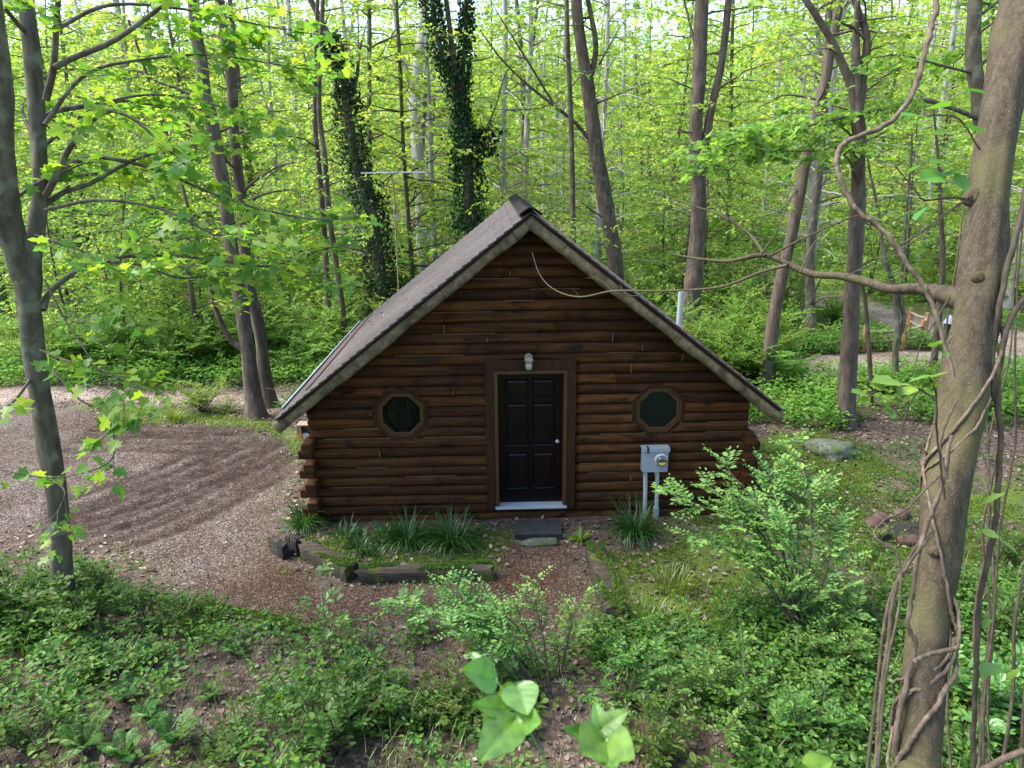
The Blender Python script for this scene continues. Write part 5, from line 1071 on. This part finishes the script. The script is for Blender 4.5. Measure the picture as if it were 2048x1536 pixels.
spray_shrub("pale leafy shoot in front of the path timber", g(1120, 1360), [(1170, 1185, -3.4), (1150, 1220, -3.5), (1110, 1260, -3.7), (1190, 1240, -3.6)], .055, (9, 32), tw=.22, r0=.007)
BS = (BARK_DARK, L_BIG)
spray_shrub("slender sprig of broad leaves in front of the slanting timber", g(650, 1345), [(636, 1140, -2.9), (622, 1190, -3.), (680, 1195, -3.1), (655, 1240, -3.2)], .10, (4, 16), BS, tw=.14, r0=.005)
for lab, px, py, h, rad, ns, lf, de, mt in (
    ("low round-leaved bush around the twin-trunked maple's foot, right side", 300, 1260, .75, .9, 14, .075, (8, 26), (BARK_DARK, L_SHRUB)), ("bush of drooping round leaves against the twin-trunked maple's trunk", 150, 1260, .9, .7, 12, .09, (7, 22), (BARK_DARK, L_SHRUB)), ("bush at the left edge below the twin-trunked maple", 30, 1250, .95, .9, 14, .085, (8, 22), (BARK_DARK, L_SHRUB)),
    ("bush behind the twin-trunked maple's foot at the gravel edge", 210, 1190, .7, .7, 12, .07, (8, 26), (BARK_DARK, L_SHRUB)), ("small bush spilling onto the gravel left of the pale timber", 380, 1240, .55, .6, 10, .065, (8, 26), (BARK_DARK, L_SHRUB)),
    ("leafy thicket bush at bottom centre-left", 690, 1430, .8, .9, 16, .07, (9, 28), (BARK_DARK, L_SHRUB)), ("upright reddish-stemmed bush left of bottom centre", 660, 1500, .9, .6, 10, .075, (8, 26), (BARK_DARK, L_SHRUB)), ("pale bush right of bottom centre", 1250, 1400, .8, 1.0, 16, .058, (9, 32), HS), ("dense pale bush left of the near trunk, lower", 1480, 1440, .9, 1.1, 18, .06, (10, 32), HS),
    ("dense pale bush left of the near trunk, upper", 1660, 1330, .9, 1.0, 18, .055, (10, 32), HS), ("bush directly in front of the near trunk's foot, left", 1620, 1500, .8, .9, 16, .065, (9, 30), HS), ("wispy olive bush in the middle of the foreground", 900, 1420, .7, .9, 18, .035, (10, 40), (BARK_DARK, L_MOSS)), ("bright bush below the path timber", 1380, 1330, .7, .9, 16, .052, (9, 34), HS),
    ("broad-leaved bush right of the near trunk, lower", 1990, 1450, .9, .8, 14, .10, (8, 20), BS), ("bush at the right edge above the broad-leaved one", 2020, 1300, .9, .8, 14, .075, (8, 24), (BARK_DARK, L_SHRUB)), ("bush at the right edge beside the fire ring", 2010, 1130, .8, .7, 14, .065, (8, 26), (BARK_DARK, L_SHRUB)), ("bush under the dense pale one at the bottom edge", 1330, 1520, .7, .8, 14, .07, (9, 28), (BARK_DARK, L_SHRUB)),
    ("small bush on the moss behind the fire ring", 1750, 1090, .45, .5, 9, .05, (9, 30), HS), ("bush at the very bottom left", 60, 1480, .6, .8, 14, .07, (9, 26), (BARK_DARK, L_SHRUB)), ("bush at the bottom edge between the ferns", 440, 1520, .6, .8, 14, .065, (9, 26), (BARK_DARK, L_SHRUB)), ("small dark bush on the litter beside the big pale shrub's stem", 1480, 1240, .4, .6, 10, .05, (9, 30), (BARK_DARK, L_SHRUB))):
    placed_shrub(lab, px, py, h, rad, ns, lf, de, mt)
# twigs with big soft leaves close to the camera
def twig_big(label, stem, lv):
    root = empty("leafy_twig", atd(*stem[0]), label, "twig"); Q = smooth_path([atd(*q) for q in stem], 16)
    parts = tube(Q, np.linspace(.0028, .0012, 16), 6); build("stem", local(root, parts), L_BIG, root)
    for (px, py, D, tx, ty, TD, wd) in lv:
        p = atd(px, py, D); e = atd(tx, ty, TD); d = e-p; L = np.linalg.norm(d); n_u, n_v = 30, 14; d /= L; s = np.cross(d, CP-p); s /= np.linalg.norm(s); nn = np.cross(s, d); nn = nn if nn @ (CP-p) > 0 else -nn
        nn = nn*.8+np.array([0, 0, .6]); s = np.cross(d, nn); s /= np.linalg.norm(s); nn = np.cross(s, d); V = []
        for i in range(n_u+1):
            t = i/n_u; hw = wd*L*.5*(math.sin(math.pi*min(1, t**.72))**.75)*(1-.25*t)
            for j in range(-n_v//2, n_v//2+1):
                v = j/(n_v/2); V.append(p+d*L*t+s*hw*v+nn*L*(.09*abs(v)**.7*(1-.6*t)+.0035*math.sin(t*34-abs(v)*9)*min(1, abs(v)*3)-.10*t*t))
        m = n_v+1; F = [[i*m+j, (i+1)*m+j, (i+1)*m+j+1, i*m+j+1] for i in range(n_u) for j in range(n_v)]
        build("leaf", local(root, [(np.array(V), np.array(F), 0, True)]), L_NEAR, root)
    return root
twig_big("near soft-focus twig of big pale leaves at bottom centre", [(1150, 1640, 1.2), (1090, 1520, 1.22), (1040, 1430, 1.25), (1000, 1370, 1.28), (955, 1315, 1.32)],
         [(962, 1328, 1.31, 942, 1304, 1.33, .6), (988, 1358, 1.28, 929, 1338, 1.22, .78), (1034, 1370, 1.27, 1054, 1426, 1.2, .98), (1000, 1372, 1.28, 1026, 1408, 1.3, .9), (1010, 1420, 1.25, 950, 1408, 1.18, .46), (1030, 1440, 1.23, 960, 1516, 1.12, .62), (1032, 1446, 1.24, 1078, 1442, 1.18, .85), (990, 1422, 1.27, 966, 1446, 1.24, .7)])
twig_big("second near twig of big pale leaves, right of bottom centre", [(1240, 1640, 1.15), (1215, 1540, 1.18), (1205, 1470, 1.2), (1200, 1420, 1.22)],
         [(1200, 1460, 1.2, 1255, 1420, 1.18, .6), (1202, 1455, 1.2, 1190, 1402, 1.22, .7), (1205, 1480, 1.19, 1264, 1512, 1.1, .75), (1200, 1478, 1.19, 1130, 1455, 1.15, .45), (1208, 1482, 1.18, 1165, 1500, 1.1, .9), (1210, 1500, 1.17, 1230, 1530, 1.1, .8)])
twig_big("near heart-shaped leaf poking up at the bottom edge", [(1640, 1640, 1.3), (1620, 1580, 1.3), (1610, 1545, 1.3)], [(1615, 1550, 1.3, 1660, 1520, 1.25, .8), (1612, 1555, 1.3, 1590, 1530, 1.28, .7)])
# ================================================================ VINES
def vine(label, paths, mat, name="climbing_vine", lv=None):
    root = empty(name, paths[0][0][0], label, "vine")
    for Pp, r0, r1 in paths:
        Q = smooth_path(np.array(Pp, float), max(16, len(Pp)*6)); Q = Q+np.random.default_rng(len(Pp)).normal(0, r0*.18, Q.shape); build("stem", local(root, tube(Q, np.linspace(r0, r1, len(Q)), 8, 0, .15, 3)), mat, root)
    if lv:
        LP, LD, LS = [], [], []
        for (px, py, D, tx, ty) in lv: p = atd(px, py, D); e = atd(tx, ty, D-.04); LP.append(p); LD.append(e-p); LS.append(np.linalg.norm(e-p))
        build("foliage", local(root, [leaves(np.array(LP), np.array(LD), np.array(LS), OVAL, np.random.default_rng(2), .35, wid=1.35)]), L_BIG, root)
    return root
A = lambda pts, d0, d1: [atd(a, b_, d) for (a, b_), d in zip(pts, np.linspace(d0, d1, len(pts)))]
vine("thick bare vine hanging in a big S left of the near leaning trunk", [(A([(1880, -60), (1872, 10), (1862, 60), (1845, 120), (1828, 180), (1800, 225), (1760, 255), (1710, 275), (1682, 295), (1674, 320), (1678, 350), (1700, 400), (1724, 430), (1760, 455), (1790, 490), (1820, 535), (1850, 575), (1868, 620), (1888, 680), (1905, 760)], 3.9, 3.6), .0155, .011)], VINE, "hanging_vine")
sp = []
for ph, tw_, r in ((0.3, 1.5, .011), (2.2, 1.1, .014), (4.1, -1.3, .009), (5.2, 1.8, .008)):
    SPn = smooth_path(NT[1:11], 60); RRn = np.interp(np.linspace(0, 1, 60), np.linspace(0, 1, 10), NR[1:11]); pl = []
    for i in range(0, (52, 46, 40, 34)[int(ph) % 4], 2):
        a = ph+tw_*i*.16; pl.append(SPn[i]+np.array([math.cos(a), math.sin(a), 0])*(RRn[i]*1.17+r*.7+.006*math.sin(i*1.7+ph)))
    sp.append((pl, r, r*.8))
sp.append((A([(2048, 1500), (1900, 1560), (1800, 1525), (1795, 1450), (1810, 1380), (1830, 1290), (1815, 1240), (1845, 1080), (1880, 980), (1905, 870)], 3.55, 3.6), .016, .01))
sp.append((A([(1828, 1325), (1850, 1312), (1890, 1302), (1915, 1290), (1918, 1230), (1905, 1190)], 3.45, 3.7), .012, .009))
vine("brown woody vines spiralling tightly round the near leaning trunk", sp, VINE)
vine("loose tangle of thin vines arching left of the near leaning trunk's foot", [(A([(1750, 1560), (1760, 1420), (1775, 1290), (1790, 1180), (1830, 1110), (1870, 1060)], 3.4, 3.6), .011, .008), (A([(1755, 1560), (1772, 1350), (1800, 1200), (1795, 1110), (1762, 1085), (1748, 1065), (1770, 1040), (1810, 1020), (1880, 950)], 3.4, 3.6), .007, .005), (A([(1735, 1540), (1765, 1280), (1790, 1170), (1850, 1060), (1890, 960), (1900, 880)], 3.5, 3.7), .009, .006), (A([(1895, 960), (1880, 900), (1890, 850), (1915, 800)], 3.5, 3.6), .008, .006)], VINE_DARK)
EV = np.random.default_rng(8); ed = []
for k in range(9):
    x0 = 1930+k*15+EV.normal(0, 8); pts = [(x0+EV.normal(0, 10), 1560)]
    for y in range(1400, -100, -170): pts.append((pts[-1][0]+EV.normal(11, 14), y))
    ed.append((A(pts, 4.0+.1*k, 4.5+.1*k), EV.uniform(.006, .014), .005))
ed.append((A([(2080, 560), (2020, 640), (1995, 760), (2000, 900), (1990, 1050), (1960, 1200), (1950, 1400), (1945, 1560)], 3.9, 3.9), .016, .013)); ed.append((A([(2070, 300), (2045, 420), (2010, 560), (1985, 700), (1990, 800)], 3.9, 3.9), .018, .012))
vine("curtain of dark hanging vines along the right edge behind the near trunk", ed, VINE_DARK, "hanging_vine", [(2010, 640, 4.1, 2050, 650), (1990, 650, 4.1, 1960, 655), (1960, 1010, 3.8, 2010, 985), (2030, 960, 3.9, 2050, 930), (1960, 1060, 3.8, 2000, 1075), (2000, 1080, 3.8, 2040, 1110), (1960, 1255, 3.9, 1985, 1240), (2000, 1330, 3.8, 1960, 1350), (2010, 1360, 3.8, 2040, 1340), (1980, 700, 4.1, 2010, 690)])
lv1 = [(1852, 235, 3.6, 1800, 228), (1930, 180, 3.6, 1975, 186), (1900, 212, 3.6, 1850, 215), (1930, 252, 3.6, 1975, 268), (1905, 262, 3.6, 1870, 268), (1935, 275, 3.6, 1900, 285), (1915, 300, 3.6, 1880, 292), (1930, 340, 3.6, 1885, 350), (1910, 345, 3.6, 1935, 385), (1890, 350, 3.6, 1840, 358), (1760, 320, 3.6, 1800, 318), (1815, 345, 3.6, 1840, 330), (1850, 415, 3.6, 1830, 440), (1840, 380, 3.6, 1875, 385), (1900, 330, 3.6, 1860, 322)]
vine("sprigs of bright round vine leaves left of the near trunk, upper", [(A([(1945, 400), (1900, 395), (1850, 400), (1830, 380), (1790, 330)], 3.65, 3.6), .006, .003), (A([(1960, 300), (1920, 240), (1880, 230), (1840, 235)], 3.7, 3.6), .005, .003), (A([(1800, 490), (1850, 460), (1900, 420), (1940, 395)], 3.6, 3.6), .005, .004)], VINE_DARK, "climbing_vine", lv1)
lv2 = [(1800, 765, 3.3, 1745, 762), (1815, 765, 3.3, 1870, 748), (1840, 765, 3.3, 1890, 772), (1850, 760, 3.3, 1900, 742), (1830, 770, 3.3, 1795, 790), (1850, 775, 3.3, 1860, 762), (1735, 790, 3.3, 1703, 783), (1740, 790, 3.3, 1772, 798), (1728, 792, 3.3, 1730, 806), (1770, 770, 3.3, 1740, 770), (1775, 775, 3.3, 1793, 775), (1868, 690, 3.4, 1888, 680), (1875, 695, 3.4, 1860, 685), (1880, 700, 3.4, 1900, 712), (1780, 815, 3.3, 1762, 806), (1782, 818, 3.3, 1786, 838)]
vine("sprigs of long pale vine leaves left of the near trunk, lower", [(A([(1890, 1000), (1874, 870), (1872, 790), (1858, 752)], 3.5, 3.3), .006, .004), (A([(1872, 800), (1830, 775), (1780, 772), (1735, 790)], 3.3, 3.3), .004, .002), (A([(1796, 910), (1805, 850), (1825, 800), (1850, 770)], 3.3, 3.3), .004, .002), (A([(1880, 690), (1862, 720), (1820, 750)], 3.4, 3.35), .003, .002)], VINE_DARK, "climbing_vine", lv2)
# ================================================================ LOOSE COVER
rng = np.random.default_rng(99)
def mask_off(x, y): return np.maximum.reduce([sdf(x, y, LOT), sdf(x, y, LANE)])
def cabin_clear(x, y): return ~((np.abs(x) < 3.28) & (y > -.12) & (y < 6.2))
# leaf litter
n = 44000; x = rng.uniform(-11, 11, n); y = -9+17*rng.random(n)
ok = (mask_off(x, y) < .06+.25*rng.random(n)**3) & cabin_clear(x, y) & (fbm(x*.8, y*.8, 51) > .30); x, y = x[ok], y[ok]
P = np.stack([x, y, surf(x, y)+rng.uniform(.006, .03, len(x))], -1); D = np.stack([rng.normal(0, 1, len(x)), rng.normal(0, 1, len(x)), rng.normal(0, .3, len(x))], -1)
k = 170; ry = rng.uniform(-.4, 6.2, k); ru = 4.4*rng.random(k)**.7; cs = 1/math.hypot(SL, 1)
P = np.vstack([P, np.stack([-ru*cs, ry, HU+.06-SL*ru*cs+.045], -1)]); D = np.vstack([D, np.stack([rng.normal(0, 1, k)*cs, rng.normal(0, 1, k), rng.normal(0, .1, k)], -1)]); x = np.concatenate([x, ru*0]); 
SZ = rng.uniform(.035, .09, len(x)); SZ[-k:] *= .55
o = build("leaf_litter", [leaves(P, D, SZ, OVAL, rng, .5, wid=1.1)], L_BROWN); tag(o, "dry brown leaf litter on the forest floor", "leaf litter", None, "stuff")
# gravel stones
n = 52000; x = rng.uniform(-12, 1.6, n); y = -4.5+12*rng.random(n)**1.4; rv = np.maximum.reduce([np.clip(1.2-dseg(x, y, q)/.13, 0, 1) for _, q in ARCS]); ok = (mask_off(x, y) > .0) & cabin_clear(x, y) & (rng.random(n) > rv*1.15); x, y = x[ok], y[ok]; k = len(x)
oc = np.array([[1, 0, 0], [0, 1, 0], [-1, 0, 0], [0, -1, 0], [0, 0, .8], [0, 0, -.8]]); of_ = np.array([[0, 1, 4], [1, 2, 4], [2, 3, 4], [3, 0, 4], [1, 0, 5], [2, 1, 5], [3, 2, 5], [0, 3, 5]])
s_ = (rng.uniform(.005, .013, k)*np.where(sdf(x, y, PATHB) > 0, .75, 1.1))[:, None, None]; V = oc[None]*s_*rng.uniform(.6, 1.3, (k, 1, 3)); a = rng.uniform(0, 6.28, k); ca, sa = np.cos(a)[:, None], np.sin(a)[:, None]
V = np.stack([V[..., 0]*ca-V[..., 1]*sa, V[..., 0]*sa+V[..., 1]*ca, V[..., 2]], -1)+np.stack([x, y, surf(x, y)+.006], -1)[:, None]
def m_island(name, cols, rough=.9):
    m, nt, N, L = newmat(name); g_ = N.new("ShaderNodeNewGeometry"); r = ramp(N, [(i/(len(cols)-1), c) for i, c in enumerate(cols)]); L.new(g_.outputs["Random Per Island"], r.inputs[0]); b = N.new("ShaderNodeBsdfPrincipled"); b.inputs["Roughness"].default_value = rough; L.new(r.outputs[0], b.inputs["Base Color"]); o = N.new("ShaderNodeOutputMaterial"); L.new(b.outputs[0], o.inputs[0]); return m
PEB = m_island("gravel_stone", [(.034, .026, .020), (.066, .051, .042), (.10, .08, .068), (.145, .122, .106), (.28, .25, .225)])
o = build("gravel_stones", [(V.reshape(-1, 3), (np.arange(k)[:, None, None]*6+of_[None]).reshape(-1, 3), 0, False)], PEB); tag(o, "loose pinkish-grey gravel stones on the drive", "gravel", None, "stuff")
# small ground plants of the bank
def herbs(x, y, lo, hi, ls, mat, name, label, nleaf=7, cat="ground cover"):
    LP, LD, LS = [], [], []; z = surf(x, y)
    for i in range(nleaf):
        h = rng.uniform(lo, hi, len(x))*(.5+fbm(x*.9, y*.9, 61)); a = rng.uniform(0, 6.28, len(x)); r = rng.uniform(.0, .09, len(x))
        LP.append(np.stack([x+r*np.cos(a), y+r*np.sin(a), z+h], -1)); LD.append(np.stack([np.cos(a), np.sin(a), rng.normal(.05, .3, len(x))], -1)); LS.append(rng.uniform(*ls, len(x)))
    o = build(name, [leaves(np.concatenate(LP), np.concatenate(LD), np.concatenate(LS), OVAL, rng, .3)], mat); return tag(o, label, cat, None, "stuff")
n = 30000; x = rng.uniform(-9, 9, n); y = -8.6+8.6*rng.random(n)
ok = (mask_off(x, y) < -.12) & (y < -.6-.9*(x < 2)) & (sdf(x, y, MOSSR) < -.1) & (fbm(x*.95, y*.95, 71) > .40-.09*(x > .5)+.085*(x < -1.5)) & (sdf(x, y, MOSSL) < -.1); x, y = x[ok], y[ok]
herbs(x, y, .02, .26, (.035, .09), L_SHRUB, "ground_plants", "carpet of small green leafy plants over the foreground bank", 8)
n = 11000; x = rng.uniform(-7, 9, n); y = -8.6+8*rng.random(n); ok = (mask_off(x, y) < -.15) & (y < -2.) & (fbm(x*1.2+9, y*1.2, 75) > .50) & (sdf(x, y, MOSSR) < .2); x, y = x[ok], y[ok]
herbs(x, y, .03, .34, (.035, .075), L_HONEY, "bright_ground_plants", "brighter small-leaved seedlings among the foreground plants", 8)
n = 1000; x = rng.uniform(-7, 8, n); y = -8.4+8*rng.random(n); ok = (mask_off(x, y) < -.2) & (y < -2.2) & (sdf(x, y, MOSSR) < 0); x, y = x[ok], y[ok]
herbs(x, y, .05, .30, (.055, .11), L_SHRUB, "broad_leaf_seedlings", "scattered broad-leaved seedlings among the foreground plants", 5)
x = rng.uniform(3.3, 15, 6500); y = rng.uniform(3.3, 10.5, 6500); ok = (np.maximum(sdf(x, y, ROAD), sdf(x, y, ROAD2)) < -.1) & (y > 3.3+.9*vnoise(x*.8, x*0, 6)) & (fbm(x*.8, y*.8, 91) > .36); x, y = x[ok], y[ok]
xl = rng.uniform(-18, -3.6, 4200); yl = rng.uniform(7.4, 12.5, 4200); ok = (np.maximum(sdf(xl, yl, LANE), sdf(xl, yl, LOT)) < -.15) & cabin_clear(xl, yl); x, y = np.concatenate([x, xl[ok]]), np.concatenate([y, yl[ok]])
herbs(x, y, .04, .55, (.06, .13), L_MID, "woodland_plants", "leafy woodland plants bordering the clearing behind and right of the cabin", 9)
x = rng.uniform(3.4, 9, 1500); y = rng.uniform(-2.5, 2.6, 1500); ok = fbm(x*1.1, y*1.1, 93) > .47; x, y = x[ok], y[ok]
herbs(x, y, .02, .16, (.03, .07), L_SHRUB, "moss_seedlings", "tiny seedlings scattered over the moss right of the cabin", 6)
# moss and short grass
def turf(x, y, L, wd, mat, name, label, cat):
    k = len(x); a = rng.uniform(0, 6.28, k); ln = L*rng.uniform(.4, 1.2, k); h = np.stack([np.cos(a), np.sin(a), np.zeros(k)], -1); s = np.stack([-h[:, 1], h[:, 0], h[:, 2]], -1)*wd; p = np.stack([x, y, surf(x, y)-.003], -1); le = rng.uniform(.1, .7, k)[:, None]; up = np.array([0, 0, 1.])
    m_ = p+(h*le*.35+up*.6)*ln[:, None]; t = p+(h*le+up*(1-.35*le))*ln[:, None]; V = np.stack([p-s, p+s, m_+s*.7, m_-s*.7, t], 1).reshape(-1, 3); b_ = np.arange(k)[:, None]*5
    o = build(name, [(V, np.hstack([b_, b_+1, b_+2, b_+3]), 0), (V[:0].reshape(0, 3), np.zeros((0, 3), int)), ], mat) if False else build(name, [(V, np.hstack([b_, b_+1, b_+2, b_+3]), 0), (V, np.hstack([b_+3, b_+2, b_+4]), 0)], mat); return tag(o, label, cat, None, "stuff")
n = 60000; x = rng.uniform(-10, 1, n); y = 0+9*rng.random(n); ok = (sdf(x, y, GRASSL)+(fbm(x*2, y*2, 3)-.47)*.8 > 0) & cabin_clear(x, y); x, y = x[ok], y[ok]
turf(x, y, .14, .006, L_GRASS, "grass_strip", "bright short grass strip between the lane and the gravel lot", "grass")
n = 150000; x = rng.uniform(-3.4, 9, n); y = -4+8*rng.random(n); mk = np.maximum(sdf(x, y, MOSSR), sdf(x, y, MOSSL)); ok = (mk+(fbm(x*2, y*2, 5)-.47)*.9 > -.12) & cabin_clear(x, y) & (fbm(x*1.3, y*1.3, 33) > .37); x, y = x[ok], y[ok]
turf(x, y, .06, .006, L_MOSS, "moss_patch", "yellow-green moss and fine grass beside the cabin", "moss")
n = 9000; x = rng.uniform(-6, .5, n); y = rng.uniform(-5, 4, n); q = mask_off(x, y); ok = (np.abs(q) < .35) & (fbm(x*2.1, y*2.1, 35) > .5) & cabin_clear(x, y); x, y = x[ok], y[ok]
turf(x, y, .09, .005, L_GRASS, "edge_grass", "scattered grass blades along the gravel's edge", "grass")
n = 9000; x = rng.uniform(-6, 7, n); y = rng.uniform(-6.5, -1.5, n); ok = (mask_off(x, y) < -.1) & (fbm(x*1.6+4, y*1.6, 37) > .55); x, y = x[ok], y[ok]
turf(x, y, .32, .005, L_GRASS, "tall_grass", "loose tall grass blades among the foreground plants", "grass")
n = 1500; x = rng.uniform(-7, 7, n); y = rng.uniform(-6.8, -1.8, n); ok = (mask_off(x, y) < -.1); x, y = x[ok], y[ok]
turf(x, y, .5, .003, L_BROWN, "dead_stems", "thin dry brown stems standing among the foreground plants", "dead stems")
# dead twigs on the ground
for i, (px, py, lab) in enumerate(((1500, 1330, "pale dead twig on the litter left of the big shrub"), (680, 1480, "dead stick near the bottom edge, left of centre"), (240, 1395, "dead stick among the ferns"), (1690, 940, "thin dead branch on the moss near the flat boulder"), (1500, 1500, "dead twig under the dense pale bush"), (880, 1130, "thin stick behind the long timber"), (300, 1120, "short stick lying on the gravel lot"), (460, 1085, "short dark stick on the gravel nearer the stump"))):
    c = g(px, py); a = rng.uniform(0, 6.28); L = rng.uniform(.25, .8); Q = limb_path(c+[0, 0, .03], a, .08, L, rng, .0, 8, .12); o = build("dead_twig", tube(Q, np.linspace(.009, .003, 8), 6)+tube(limb_path(Q[4], a+.7, .2, L*.4, rng, 0, 5, .1), np.linspace(.005, .002, 5), 5), VINE); tag(o, lab, "twig", "dead twigs on the ground")
